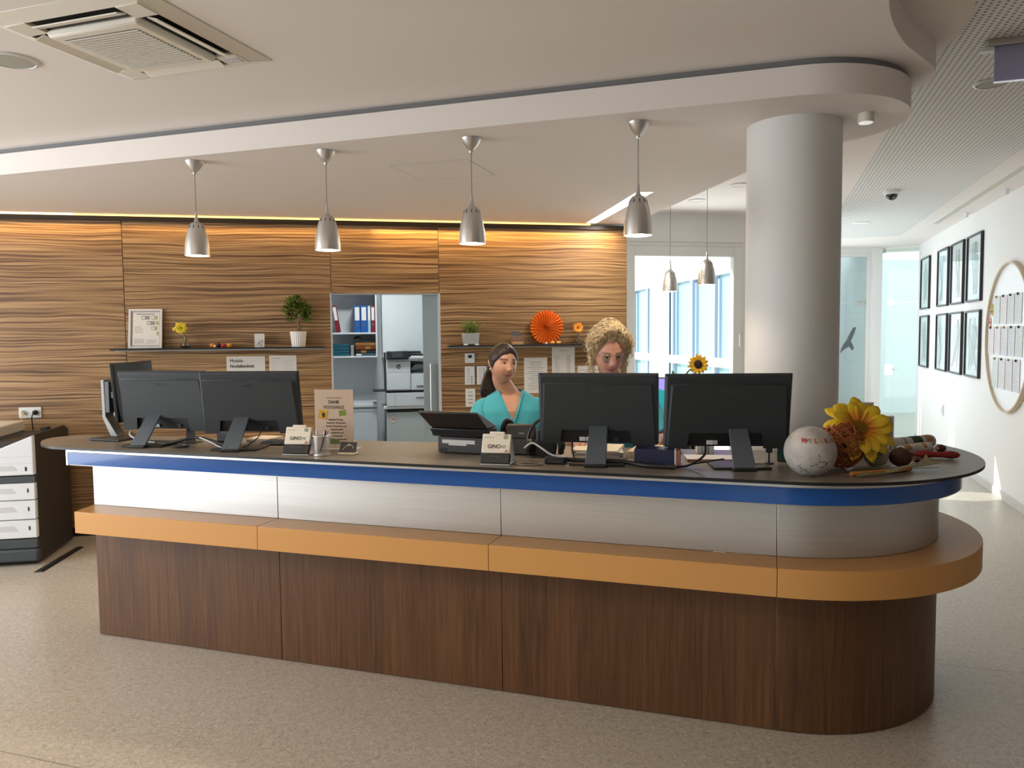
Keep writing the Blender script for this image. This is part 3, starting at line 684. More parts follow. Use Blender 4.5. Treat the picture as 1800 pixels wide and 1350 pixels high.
# bonsai in ribbed white pot
POT = M('white ceramic', (.82, .80, .77), .3)
t = wthing('potted_bonsai', 'little bonsai tree in a ribbed white pot at the right end of the left shelf', 'plant', 2.302, Z1, -.088)
def pot_pts(r0, r1, hh, n, ribs):
    vs = []
    for r_, z in ((r0, 0), (r1, hh), (r1 - .006, hh), (r1 - .008, hh - .02), (.001, hh - .02)):
        for k in range(n):
            a = 2 * PI * k / n; q = r_ * (1 + (.022 * math.cos(ribs * a) if z in (0, hh) and r_ > r1 - .003 or z == 0 else 0)); vs.append((q * math.cos(a), q * math.sin(a), z))
    fs = [(j * n + k, j * n + (k + 1) % n, (j + 1) * n + (k + 1) % n, (j + 1) * n + k) for j in range(4) for k in range(n)] + [tuple(range(n - 1, -1, -1))]
    return vs, fs
MB().add(*pot_pts(.055, .069, .132, 96, 24)).build('pot', POT, t, smooth=40)
MB().lathe([(.055, .110), (.03, .120), (.002, .122)], 20).build('soil', M('soil', (.05, .032, .02), .9, bump=.6), t)
MB().tube(spline([(0, 0, .105), (.012, 0, .15), (.002, 0, .20), (.008, 0, .235)]), [.014 - .0002 * k for k in range(25)], 8).tube(spline([(.006, 0, .22), (-.03, .01, .265), (-.06, 0, .31)]), [.008 - .0003 * k for k in range(17)], 6).tube(spline([(.006, 0, .225), (.04, -.01, .26), (.075, 0, .29)]), [.008 - .0003 * k for k in range(17)], 6).tube(spline([(.006, 0, .225), (.0, -.01, .29), (-.02, 0, .36)]), [.007 - .0002 * k for k in range(17)], 6).tube(spline([(.012, .0, .105), (-.008, .008, .14), (.014, .008, .19)]), .007, 6).build('trunk', M('bark', (.22, .15, .085), .8, bump=.4, bscale=80), t, smooth=60)
fo = MB(); r_ = random.Random(11)
blobs = [((-.05, 0, .36), .062), ((.035, 0, .345), .06), ((-.01, .01, .395), .055), ((.08, 0, .31), .05), ((-.075, 0, .315), .045), ((.02, -.02, .31), .045), ((.07, .0, .25), .03), ((-.07, .0, .255), .022)]
for c, rad in blobs:
    for k in range(int(1500 * rad)):
        d = Vector((r_.gauss(0, 1), r_.gauss(0, 1), r_.gauss(0, 1))).normalized(); p = Vector(c) + d * rad * r_.uniform(.3, 1); p.y = min(p.y * .8, .035)
        dd_ = d + Vector((0, 0, .3)) + Vector((r_.uniform(-.6, .6),) * 3)
        if p.y > .01: dd_.y = -abs(dd_.y)
        leaf(fo, p, dd_, r_.uniform(.024, .040), .0105, n=4)
o = fo.build('foliage', M('bonsai leaf', (.14, .21, .03), .5, var=.45, vscale=25), t)
# printed notices
def notice(label, w0, w1, z0, z1, kind, seed=1):
    t = wthing('notice_sheet', label, 'notice', (w0 + w1) / 2, z0, -.001)
    hw = (w1 - w0) / 2; H = z1 - z0
    MB().bx(-hw, hw, -.0015, 0, 0, H).build('sheet', PAPER, t)
    if kind == 'mobile':
        [text('Mobile', .040, INK, t, (-hw + .026 + dx, -.0018, H - .052), align='LEFT', sx=1.0) for dx in (0, .0016)]
        [text('Notfalleinheit', .040, INK, t, (-hw + .026 + dx, -.0018, H - .098), align='LEFT', bold=.0003, sx=.90) for dx in (0, .0016)]
    else:
        lm = MB()
        if kind == 'two': lines(lm, -hw + .015, -.01, .0, H - .045, 12, -.0015, .003, seed); lines(lm, .01, hw - .012, .0, H - .04, 12, -.0015, .003, seed + 1); lm.bx(-hw + .03, -.02, -.0021, -.0015, H - .03, H - .022)
        elif kind == 'centre': lines(lm, -hw * .8, hw * .8, .03, H - .03, 15, -.0015, .0045, seed, False)
        elif kind == 'list':
            lines(lm, -hw * .8, -hw * .2, .02, H - .07, 16, -.0015, .0032, seed); lm.bx(-hw * .3, hw * .3, -.0021, -.0015, H - .035, H - .031)
            sg_ = MB()
            for k in range(14): sg_.tube(spline([(hw * .3, -.002, H - .08 - k * .016), (hw * .4, -.002, H - .072 - k * .016), (hw * .5, -.002, H - .086 - k * .016), (hw * .62, -.002, H - .074 - k * .016)], 3), .0012, 4)
            sg_.build('signatures', M('blue grey pen', (.25, .25, .38), .7), t)
        lm.build('print_lines', GINK if kind != 'two' else LINK, t)
    return t
notice('white paper notice reading Mobile Notfalleinheit on the wood wall', 1.694, 2.012, 1.29, 1.492, 'mobile')
notice('two column white info sheet beside the mobile emergency notice', 2.046, 2.274, 1.19, 1.495, 'two', 4)
notice('white text sheet on the wood wall right beside the smiling woman', 4.314, 4.536, 1.11, 1.44, 'centre', 9)
notice('tall white signed list on the wood wall under the orange rosette', 4.582, 4.803, 1.20, 1.536, 'list', 12)
notice('white sheet on the wood wall partly behind the curly haired woman', 4.83, 5.06, 1.05, 1.357, 'centre', 15)
# sockets
def socket(label, w, z, gangs):
    t = wthing('wall_socket', label, 'socket', w, z, -.001)
    MB().bx(-.042 * gangs, .042 * gangs, -.010, 0, 0, .088).build('plate', WPLAS, t, bevel=.002)
    for g in range(gangs):
        x = -.042 * gangs + .042 + g * .084
        MB().lathe([(.026, 0), (.026, .004), (.0205, .004), (.0195, -.006), (.001, -.006)], 24, mx=Matrix.Translation((x, -.010, .044)) @ Matrix.Rotation(R(90), 4, 'X')).build('insert', LGREY if g else WPLAS, t, smooth=40)
    return t
socket('double white wall socket above the office copier', .150, 1.010, 2)
socket('white wall socket half hidden behind the turned monitor', .790, 1.010, 2)
t = wthing('power_plug', 'round black plug in the socket above the copier', 'plug', .192, 1.054, -.012)
MB().lathe([(.019, 0), (.019, .020), (.013, .034), (.006, .04)], 18, mx=Matrix.Rotation(R(90), 4, 'X')).build('plug_body', BLACK, t, smooth=40)
MB().tube(spline([(0, -.038, 0), (-.012, -.045, -.03), (-.014, -.04, -.09), (-.010, -.03, -.16)]), .0045, 6).build('cable', BLACK, t, smooth=60)
t = wthing('data_plug', 'small yellow plug and cable in the left socket insert', 'plug', .108, 1.050, -.012)
MB().box((0, -.012, 0), (.018, .024, .014)).build('plug_body', M('yellow cable', (.70, .46, .12), .5), t, bevel=.002)
MB().tube(spline([(0, -.022, 0), (-.006, -.034, -.03), (-.002, -.035, -.09), (.006, -.03, -.16)]), .003, 6).build('cable', MATS['yellow cable'], t, smooth=60)
t = wthing('adapter_cable', 'white and black adapter cable hanging from the half hidden socket', 'cable', .815, 1.04, -.012)
MB().tube(spline([(0, -.004, 0), (.004, -.03, -.02), (-.012, -.035, -.06), (-.014, -.03, -.10)]), .006, 6).build('white_end', WPLAS, t, smooth=60)
MB().tube(spline([(-.014, -.03, -.10), (-.012, -.03, -.2), (-.008, -.03, -.3)]), .006, 6).build('black_end', BLACK, t, smooth=60)
# right shelf: grass pot, calendar block, rosette, pebbles, vase
t = wthing('grass_pot', 'spiky green grass in a grey square pot with white feet on the right shelf', 'plant', 3.802, Z2, -.092)
frustum(MB(), .064, .058, .074, .066, .008, .108).build('pot', M('grey pot', (.42, .43, .43), .4), t, bevel=.006)
for x in (-.05, .05): MB().bx(x - .018, x + .018, -.064, -.02, 0, .012).build('foot', M('white foot', (.9, .9, .88), .4), t, bevel=.002)
MB().box((0, 0, .105), (.135, .12, .006)).build('soil', MATS['soil'], t)
gb = MB(); r_ = random.Random(5)
for k in range(130):
    a = r_.uniform(0, 2 * PI); L = r_.uniform(.08, .15); sp_ = r_.uniform(.15, .95)
    p = Vector((r_.uniform(-.05, .05), r_.uniform(-.05, .015), .105)); d = Vector((math.cos(a) * sp_, math.sin(a) * sp_ * (.3 if math.sin(a) > 0 else 1), 1))
    leaf(gb, p, d, L, .0028, Vector((r_.uniform(-1, 1), r_.uniform(-1, 1), .2)), 5, r_.uniform(.1, .7))
gb.build('grass_blades', M('grass green', (.20, .27, .06), .55, var=.4, vscale=20), t)
t = wthing('slate_block', 'small wavy multicoloured ornament on a wooden block on the right shelf', 'ornament', 4.235, Z2, -.085)
MB().bx(-.05, .05, -.03, .03, 0, .026).build('block', M('beech wood', (.55, .36, .18), .55), t, bevel=.002)
for z0, z1, col, nm in ((.026, .045, (.26, .10, .07), 'red_layer'), (.045, .082, (.25, .16, .11), 'brown_layer'), (.082, .122, (.13, .12, .12), 'slate_layer')):
    tp_ = .04 - (z0 - .026) * .05
    MB().prism([(-.05 - (z0 - .026) * .06, z0), (.044 - (z0 - .026) * .08, z0), (.044 - (z1 - .026) * .08 - (.015 if z1 > .12 else 0), z1 - (.008 if z1 > .12 else 0)), (.02, z1), (-.05 - (z1 - .026) * .06, z1)], -.012, .012, Matrix.Rotation(R(90), 4, 'X')).build(nm, M(nm, col, .6, var=.3, vscale=40), t)
t = wthing('paper_rosette', 'round orange pleated paper rosette leaning above the right shelf', 'decoration', 4.518, Z2, -.06)
n = 60; vs = [(0, 0, .155)]; fs = []
for k in range(n):
    a = 2 * PI * k / n; r_o = .158 if k % 2 else .150
    vs.append((.02 * math.cos(a), -.008 if k % 2 else .004, .155 + .02 * math.sin(a))); vs.append((r_o * math.cos(a), -.017 if k % 2 else .010, .158 + r_o * math.sin(a)))
for k in range(n):
    k2 = (k + 1) % n; fs += [(0, 1 + 2 * k, 1 + 2 * k2), (1 + 2 * k, 2 + 2 * k, 2 + 2 * k2, 1 + 2 * k2)]
MB().add(vs, fs).build('pleats', M('orange paper', (.86, .20, .02), .6), t, solid=.0012)
for k, (x, r_, col) in enumerate(((4.50, .012, (.8, .72, .6)), (4.56, .018, (.85, .45, .14)), (4.615, .019, (.86, .42, .10)))):
    t = wthing('decorative_pebble', ('cream pebble below the orange rosette', 'middle orange pebble below the rosette', 'rightmost orange pebble below the rosette')[k], 'pebble', x, Z2, -.12, 'pebbles under the rosette')
    MB().ball((0, 0, r_ * .8), (r_ * 1.25, r_, r_ * .8), 16, 10).build('pebble', M('pebble %d' % k, col, .4, var=.2, vscale=50), t, smooth=60)
    MB().ball((r_ * .2, -r_ * .75, r_ * .9), (r_ * .5, r_ * .2, r_ * .3), 10, 6).build('spot', M('pebble spot', (.86, .66, .36), .4), t, smooth=60)
t = wthing('flask_vase', 'tiny clear flask vase with an orange gerbera on the right shelf', 'vase', 4.813, Z2, -.085)
MB().lathe([(.03, .001), (.042, .005), (.038, .02), (.018, .06), (.012, .085), (.016, .098), (.0145, .098), (.0105, .085), (.0165, .06), (.035, .02), (.036, .008), (.002, .005)], 24, cap=False).build('glass', VGL, t, smooth=60)
MB().tube([(0, 0, .012), (0, 0, .08), (-.004, -.01, .135)], .0022, 6).build('stem', STEM, t)
gf = MB(); flower_head(gf, (-.006, -.02, .15), (0, -1, .25), .046, 13, .009, .2, 2); gf.build('petals', M('orange petal', (.88, .34, .02), .5), t, solid=.0008)
MB().ball((-.006, -.027, .152), (.014, .007, .013), 14, 8).build('flower_centre', M('deep orange centre', (.45, .10, .01), .7), t, smooth=60)
# switches
def wallbox(name, label, cat, w0, z0, ww, hh): 
    t = wthing(name, label, cat, w0, z0, -.001); MB().bx(0, ww, -.014, 0, 0, hh).build('housing', WPLAS, t, bevel=.003); return t
t = wallbox('thermostat', 'square white thermostat with dark display on the wood wall', 'thermostat', 3.761, 1.402, .089, .088)
MB().bx(.028, .062, -.0155, -.014, .045, .072).build('display', M('dark display', (.03, .04, .05), .2), t)
for nm, w0, kk in (('white button panel with four green lights under the thermostat', 3.758, 4), ('white button panel with eight green lights, right of the other', 3.869, 8)):
    t = wallbox('switch_panel', nm, 'switch', w0, 1.203, .09, .168)
    for k in range(8):
        z = .018 + k * .0185
        MB().bx(.018, .044, -.0152, -.014, z - .002, z + .002).build('caption', GINK, t)
        if k < kk: MB().bx(.057, .068, -.0158, -.014, z - .0045, z + .0045).build('indicator', M('green indicator', (.01, .16, .03), .3), t)
t = wallbox('key_plate', 'white wall plate with coloured captions below the button panels', 'switch', 3.762, 1.0, .089, .166)
for k in range(4): MB().bx(.022, .066, -.0152, -.014, .03 + k * .033, .042 + k * .033).build('caption', M('cap %d' % k, ((.6, .35, .2), (.5, .5, .25), (.3, .45, .3), (.6, .6, .4))[k], .6), t)

# unseen ceiling lamp added to brighten the storeroom
t = thing('storeroom_fill_lamp', 'added flat round fill lamp on the unseen storeroom ceiling', 'lamp', W(3.0, 1.2, 2.70), WR)
MB().lathe([(.16, 0), (.16, -.03), (.15, -.04)], 32).build('housing', WPLAS, t, smooth=40)
MB().lathe([(.15, -.04), (.13, -.055), (.002, -.06)], 32).build('diffuser', M('storeroom fill lit', (1, 1, 1), .5, emit=(.92, .97, 1.0), estr=6), t, smooth=50)
lamp('storeroom_fill_glow', 'AREA', (0, 0, -.07), 22, (.90, .97, 1.0), shape='DISK', size=.3, parent=t)
# unseen warm round downlights added behind the visitor as fill
for k, (s_, t_) in enumerate(((.6, -2.9), (2.4, -2.9), (1.5, -4.4))):
    t = thing('fill_downlight', ('left','right','rear')[k] + ' added warm fill downlight in the unseen ceiling of the waiting area', 'downlight', C(s_, t_, 2.84), 0, 'added fill downlights of the waiting area')
    MB().lathe([(.10, 0), (.10, -.006), (.085, -.008), (.08, -.002)], 28).build('rim', WPLAS, t, smooth=40)
    MB().lathe([(.08, -.002), (.002, -.003)], 28).build('diffuser', M('warm fill lit', (1, .9, .75), .5, emit=(1, .82, .6), estr=6), t)
    lamp('fill_glow', 'AREA', (0, 0, -.012), 14, (1.0, .80, .56), shape='DISK', size=.16, parent=t)

# ------------------------------------------------------------------ storeroom: sliding glass door, cabinet, binders, machines
d1 = sgroup('door_1', WO, WR)
MB().bx(3.395, 4.30, .155, .165, .01, 2.10).build('door_leaf', M('frosted sliding glass', (.50, .60, .625), .35, trans=.25), d1)
MB().tube([(3.462, .118, .76), (3.462, .118, 1.395)], .0135, 14).build('pull_handle', STEEL, d1, smooth=50)
MB().tube([(3.462, .118, .86), (3.462, .156, .86)], .008, 8).tube([(3.462, .118, 1.30), (3.462, .156, 1.30)], .008, 8).build('handle_post', STEEL, d1, smooth=50)
CABW = M('white melamine', (.74, .77, .78), .5)
t = thing('wall_cabinet', 'open white wall cabinet with binders in the storeroom', 'cabinet', W(2.20, 2.15, 1.41), WR)
MB().bx(0, .018, 0, .38, 0, .76).build('side', CABW, t); MB().bx(.822, .84, 0, .38, 0, .76).build('side', CABW, t)
MB().bx(.018, .822, 0, .38, 0, .018).build('bottom', CABW, t); MB().bx(.018, .822, 0, .38, .742, .76).build('top', CABW, t)
MB().bx(.018, .822, .005, .37, .272, .290).build('shelf', CABW, t); MB().bx(.018, .822, .365, .38, .018, .742).build('back', CABW, t)
BZ = 1.41 + .290
def binder(label, w, wd, col, o=2.175, tilt=0.0, z=BZ, hgt=.312, lab=True, hole=True):
    t = thing('ring_binder', label, 'binder', W(w, o, z), WR, 'binders in the storeroom cabinet')
    bm = M('binder %s' % str(col), col, .4)
    def tl(mb): mb.v = [tuple(Matrix.Rotation(tilt, 4, 'Y') @ Vector(p)) for p in mb.v]; return mb
    tl(MB().bx(0, wd, 0, .27, 0, hgt)).build('cover', bm, t, bevel=.003)
    if lab: tl(MB().bx(wd * .14, wd * .86, -.0012, 0, hgt * .45, hgt * .94)).build('spine_label', PAPER, t)
    if hole:
        tl(MB().lathe([(.0125, 0), (.0125, .002), (.008, .002), (.008, 0)], 18, mx=Matrix.Translation((wd / 2, 0, hgt * .30)) @ Matrix.Rotation(R(90), 4, 'X'), cap=False)).build('finger_ring', STEEL, t, smooth=40)
        tl(MB().lathe([(.008, 0), (.008, .0012)], 14, mx=Matrix.Translation((wd / 2, 0, hgt * .30)) @ Matrix.Rotation(R(90), 4, 'X'))).build('finger_hole', BLACK, t)
    return t
DB = (.012, .10, .36)
binder('left one of the two wide blue ring binders in the storeroom cabinet', 2.778, .072, DB)
binder('right one of the two wide blue ring binders, beside the slim pale binder', 2.854, .074, DB)
binder('slim pale blue and white file between the blue and the red binder', 2.934, .034, (.32, .52, .66), hole=False)
binder('upright dark red ring binder at the right end of the cabinet shelf', 2.972, .045, (.22, .010, .022))
binder('tilted dark red binder leaning in the left corner of the cabinet', 2.575, .05, (.20, .010, .02), tilt=R(-9), hole=False)
# trays and stacks
t = thing('document_tray', 'stacked teal plastic letter trays on the lower cabinet shelf', 'tray', W(2.53, 2.19, 1.4285), WR)
for k in range(4): MB().bx(0, .19, 0, .26, k * .036, k * .036 + .030).build('tray', M('teal plastic', (.008, .10, .15), .3), t, bevel=.003)
t = thing('card_box', 'small grey card box between the teal trays and the brown stack', 'box', W(2.733, 2.19, 1.4285), WR)
MB().bx(0, .036, 0, .25, 0, .125).build('box', M('grey card', (.30, .29, .26), .8), t, bevel=.002); MB().bx(-.001, .037, -.001, .251, .10, .127).build('lid', M('grey card lid', (.34, .33, .30), .8), t, bevel=.002)
for k, (z0, hh, col, nm, w0, w1) in enumerate(((0, .030, (.03, .09, .12), 'dark folder with a white tag at the bottom of the brown stack', 2.785, 3.02), (.030, .040, (.02, .02, .02), 'black folder low in the brown stack', 2.79, 3.02), (.070, .045, (.16, .035, .008), 'dark brown folder in the middle of the stack', 2.788, 3.02), (.115, .040, (.30, .13, .02), 'ochre folder below the black cloth', 2.785, 3.018))):
    t = thing('document_folder', nm, 'folder', W(w0, 2.17 + .01 * (k % 2), 1.4285 + z0), WR, 'stacked folders')
    MB().bx(0, w1 - w0, 0, .25, 0.0005, hh - .001).build('folder', M('folder %d' % k, col, .6), t, bevel=.006)
    MB().bx(.01 + .05 * k, .07 + .05 * k, -.0015, 0, .006, hh - .008).build('tag', PAPER if k == 0 else M('tab %d' % k, (.36, .17, .03), .6), t)
t = thing('black_bag', 'floppy black bag lying on top of the folder stack', 'bag', W(2.765, 2.18, 1.4285 + .155), WR)
MB().grid(lambda u, v: (.25 * u, .24 * v, .018 + .055 * math.exp(-((u - .18) / .22) ** 2) * (1 - .4 * v) + .004 * math.sin(9 * u + 5 * v)), 16, 8).build('bag_top', BLACK, t, smooth=60)
MB().bx(.02, .245, .0, .23, .001, .018).build('bag_body', BLACK, t, bevel=.006)
# tall white unit behind the copier of the storeroom
t = thing('wall_cupboard', 'plain white wall cupboard above the storeroom printer', 'cupboard', W(3.10, 2.19, 1.40), WR)
MB().bx(0, 1.3, .02, .355, 0, 1.1).build('body', CABW, t)
MB().bx(.003, .60, 0, .019, .002, 1.09).build('door', M('cupboard door', (.74, .79, .79), .45), t, bevel=.002); MB().bx(.604, 1.29, 0, .019, .002, 1.09).build('door', MATS['cupboard door'], t, bevel=.002)
# refrigerators
def fridge(label, w0, o, wd, hh, sticker, slab):
    t = thing('refrigerator', label, 'refrigerator', W(w0, o, 0), WR, 'under counter refrigerators')
    FW = M('fridge white', (.66, .72, .76), .35); FG = M('fridge grey', (.56, .61, .60), .35)
    mt = FG if sticker else FW
    MB().bx(0, wd, .035, .55, .0, hh - .03).build('body', mt, t, bevel=.004)
    d_ = MB().bx(.002, wd - .002, 0, .033, .06, hh - (.055 if not sticker else .04)).build('door', mt, t, bevel=.008)
    if not sticker:
        MB().bx(.18, wd - .05, -.004, .0, hh - .085, hh - .06).build('handle_recess', M('recess grey', (.50, .56, .60), .4), d_, bevel=.002)
        MB().bx(.10, .15, -.003, .0, hh - .19, hh - .165).build('badge', WPLAS, d_, bevel=.003)
        MB().bx(-.005, wd + .005, -.01, .55, hh - .035, hh).build('top_board', M('top white', (.74, .78, .80), .35), t, bevel=.004)
    else:
        MB().bx(-.03, wd + .03, -.03, .56, hh, hh + .03).build('top_board', WPLAS, t, bevel=.003)
        MB().bx(.012, wd - .01, .004, .03, hh - .034, hh - .002).build('shadow_rail', BLACK, t)
        st = MB().lathe([(.041, 0), (.041, .001)], 32, mx=Matrix.Translation((.075, 0, hh - .12)) @ Matrix.Rotation(R(90), 4, 'X')).build('sticker', PAPER, d_)
        MB().lathe([(.041, .0012), (.0375, .0012)], 32, mx=Matrix.Translation((.075, 0, hh - .12)) @ Matrix.Rotation(R(90), 4, 'X'), cap=False).build('sticker_ring', M('red ink', (.45, .02, .03), .6), d_)
        for k, (x0, x1, z) in enumerate(((.046, .104, .012), (.055, .095, -.006))): MB().bx(x0, x1, -.002, -.001, hh - .12 + z - .003, hh - .12 + z + .004).build('sticker_line', MATS['red ink'], d_)
    return t
fridge('low white refrigerator in the storeroom with a light board on top', 2.44, 1.85, .575, .89, False, .03)
fridge('greenish white refrigerator under the storeroom printer with a round red sticker', 3.112, 1.75, .58, .836, True, .03)
# multifunction printer
t = thing('office_printer', 'white multifunction printer with black control panel on the storeroom refrigerator', 'printer', W(3.112, 1.70, .868), WR)
PW, PWD = M('printer white', (.76, .80, .82), .4), .53
MB().bx(.005, PWD, .01, .48, .0, .150).build('paper_tray', PW, t, bevel=.004); MB().bx(.33, .5, .004, .012, .085, .10).build('tray_grip', GREY, t, bevel=.004); MB().bx(.10, .102, .008, .012, .005, .145).build('tray_seam', GREY, t)
MB().bx(.0, PWD, .012, .48, .152, .176).build('seam_band', BLACK, t)
MB().bx(.004, .275, 0, .46, .178, .505).build('front_cover', PW, t, bevel=.014, seg=3)
MB().bx(.275, PWD, .02, .46, .178, .36).build('right_body', PW, t, bevel=.003); MB().bx(.275, PWD, .30, .46, .36, .505).build('back_body', PW, t)
MB().bx(.275, PWD, .03, .31, .36, .375).build('output_bin', GREY, t); MB().prism([(.275, .415), (.33, .465), (PWD, .475), (PWD, .455), (.275, .40)], -.30, -.02, Matrix.Rotation(R(90), 4, 'X')).build('scanner_ramp', M('dark grey ramp', (.10, .11, .11), .5), t)
MB().bx(.34, .5, .012, .022, .215, .23).build('tray_grip', GREY, t, bevel=.003); MB().bx(.002, .274, -.0015, 0, .385, .388).build('cover_seam', LGREY, t)
MB().bx(-.004, .004, .01, .46, .178, .60).build('side_trim', BLACK, t)
MB().bx(.0, PWD, .02, .46, .505, .545).build('scanner_body', PW, t, bevel=.006); MB().bx(.15, PWD, .03, .46, .562, .575).build('scanner_lid', BLACK, t); MB().bx(.28, PWD, .0, .4, .53, .562).build('lid_rim', PW, t, bevel=.006)
cp_ = MB().box((.13, -.02, .572), (.245, .03, .095), (R(-12), 0, 0)).build('control_panel', BLACK, t, bevel=.01)
MB().box((.13, -.0385, .574), (.12, .004, .055), (R(-12), 0, 0)).build('touch_screen', M('printer screen', (.045, .05, .055), .15), cp_)
MB().bx(.16, .40, .05, .42, .60, .612).build('feeder_tray', BLACK, t, bevel=.003); MB().bx(.24, .42, .08, .40, .576, .60).build('feeder', LGREY, t, bevel=.004)
MB().bx(-.14, .0, .05, .40, .165, .173).build('side_tray', BLACK, t)
lg = MB().lathe([(.026, 0), (.026, .0012)], 28, mx=Matrix.Translation((.142, -.0002, .445)) @ Matrix.Rotation(R(90), 4, 'X')).build('logo_disc', M('logo dark', (.05, .055, .06), .4), t)
text('hp', .042, WPLAS, lg, (.142, -.0016, .432), shear=.25)

# ------------------------------------------------------------------ office copier at the left edge, in front of the wood wall
t = thing('office_copier', 'tall grey and white office copier with paper drawers at the left edge', 'copier', W(-.15, -.83, 0), WR)
CW, CDK, CSD = M('copier white', (.78, .81, .85), .38), M('copier slate', (.060, .070, .080), .45), M('copier side', (.035, .031, .027), .5)
Wd = .618
MB().bx(0, Wd, .03, .70, .02, .92).build('body', CSD, t, bevel=.004)
MB().bx(.0, Wd + .006, -.015, .05, .03, .125).build('plinth', CDK, t, bevel=.018, seg=3); MB().bx(.0, Wd, -.004, .05, .127, .198).build('plinth_cover', CDK, t, bevel=.008)
for z0, z1 in ((.205, .338), (.343, .482), (.487, .610)):
    d_ = MB().bx(.0, Wd, -.006, .04, z0, z1).build('drawer', CW, t, bevel=.006)
    zc = (z0 + z1) / 2 + .01
    MB().prism([(.17, zc - .022), (Wd - .12, zc - .022), (Wd - .15, zc + .016), (.20, zc + .016)], .0045, .007, Matrix.Rotation(R(90), 4, 'X')).build('grip', LGREY, d_)
    MB().bx(Wd - .052, Wd - .042, -.0075, -.006, zc - .018, zc + .012).build('level_window', BLACK, d_)
MB().bx(.0, Wd, -.002, .04, .615, .66).build('gap_band', CDK, t)
fc = MB().prism([(0, .668), (Wd, .668), (Wd, .958), (.40, .868), (0, .80)], -.04, .008, Matrix.Rotation(R(90), 4, 'X')).build('front_cover', CW, t, bevel=.008)
MB().prism([(.12, .705), (Wd - .11, .705), (Wd - .14, .74), (.16, .74)], .0085, .0105, Matrix.Rotation(R(90), 4, 'X')).build('grip', LGREY, fc)
MB().bx(Wd - .058, Wd - .046, -.0098, -.008, .70, .73).build('level_window', BLACK, fc); MB().bx(.0, Wd - .005, -.0088, -.008, .755, .757).build('seam', LGREY, fc); MB().bx(.0, Wd - .005, -.0088, -.008, .803, .805).build('seam', LGREY, fc)
MB().prism([(.03, .02), (.70, .02), (.70, .93), (.62, .965), (.03, .962)], -Wd - .004, -Wd + .012, Matrix(((0, 0, -1, 0), (1, 0, 0, 0), (0, 1, 0, 0), (0, 0, 0, 1)))).build('side_cover', CSD, t, bevel=.006)
MB().add([(.40, .04, .875), (Wd - .01, .04, .955), (Wd - .01, .66, .955), (.40, .66, .885), (.40, .04, .80), (Wd - .01, .04, .80), (Wd - .01, .66, .80), (.40, .66, .80)], [(0, 1, 2, 3), (7, 6, 5, 4), (0, 4, 5, 1), (1, 5, 6, 2), (2, 6, 7, 3), (3, 7, 4, 0)]).build('output_tray', BLACK, t)
MB().bx(Wd - .05, Wd - .005, .28, .36, .955, .985).build('paper_stop', BLACK, t, bevel=.003)
MB().bx(0, .335, .05, .62, .93, 1.01).build('scanner_unit', M('copier cream', (.74, .72, .69), .4), t, bevel=.008)
MB().add([(0, .04, .80), (.40, .04, .87), (.335, .05, .93), (0, .05, .93), (0, .62, .80), (.40, .62, .87), (.335, .62, .93), (0, .62, .93)], [(0, 1, 2, 3), (7, 6, 5, 4), (0, 4, 5, 1), (1, 5, 6, 2), (2, 6, 7, 3), (3, 7, 4, 0)]).build('scanner_base', CDK, t)
t = thing('cable_ramp', 'flat dark cable ramp on the floor beside the copier', 'cable ramp', W(.535, -1.03, 0), WR)
MB().add([(-.035, 0, 0), (.035, 0, 0), (.095, .65, 0), (.030, .65, 0), (-.02, .006, .009), (.02, .006, .009), (.08, .644, .009), (.045, .644, .009)], [(3, 2, 1, 0), (4, 5, 6, 7), (0, 1, 5, 4), (1, 2, 6, 5), (2, 3, 7, 6), (3, 0, 4, 7)]).build('ramp', BLACK, t)
MB().add([(-.010, .01, .0095), (.010, .01, .0095), (.071, .64, .0095), (.052, .64, .0095)], [(0, 1, 2, 3)]).build('ridge', DKGREY, t, solid=.003)

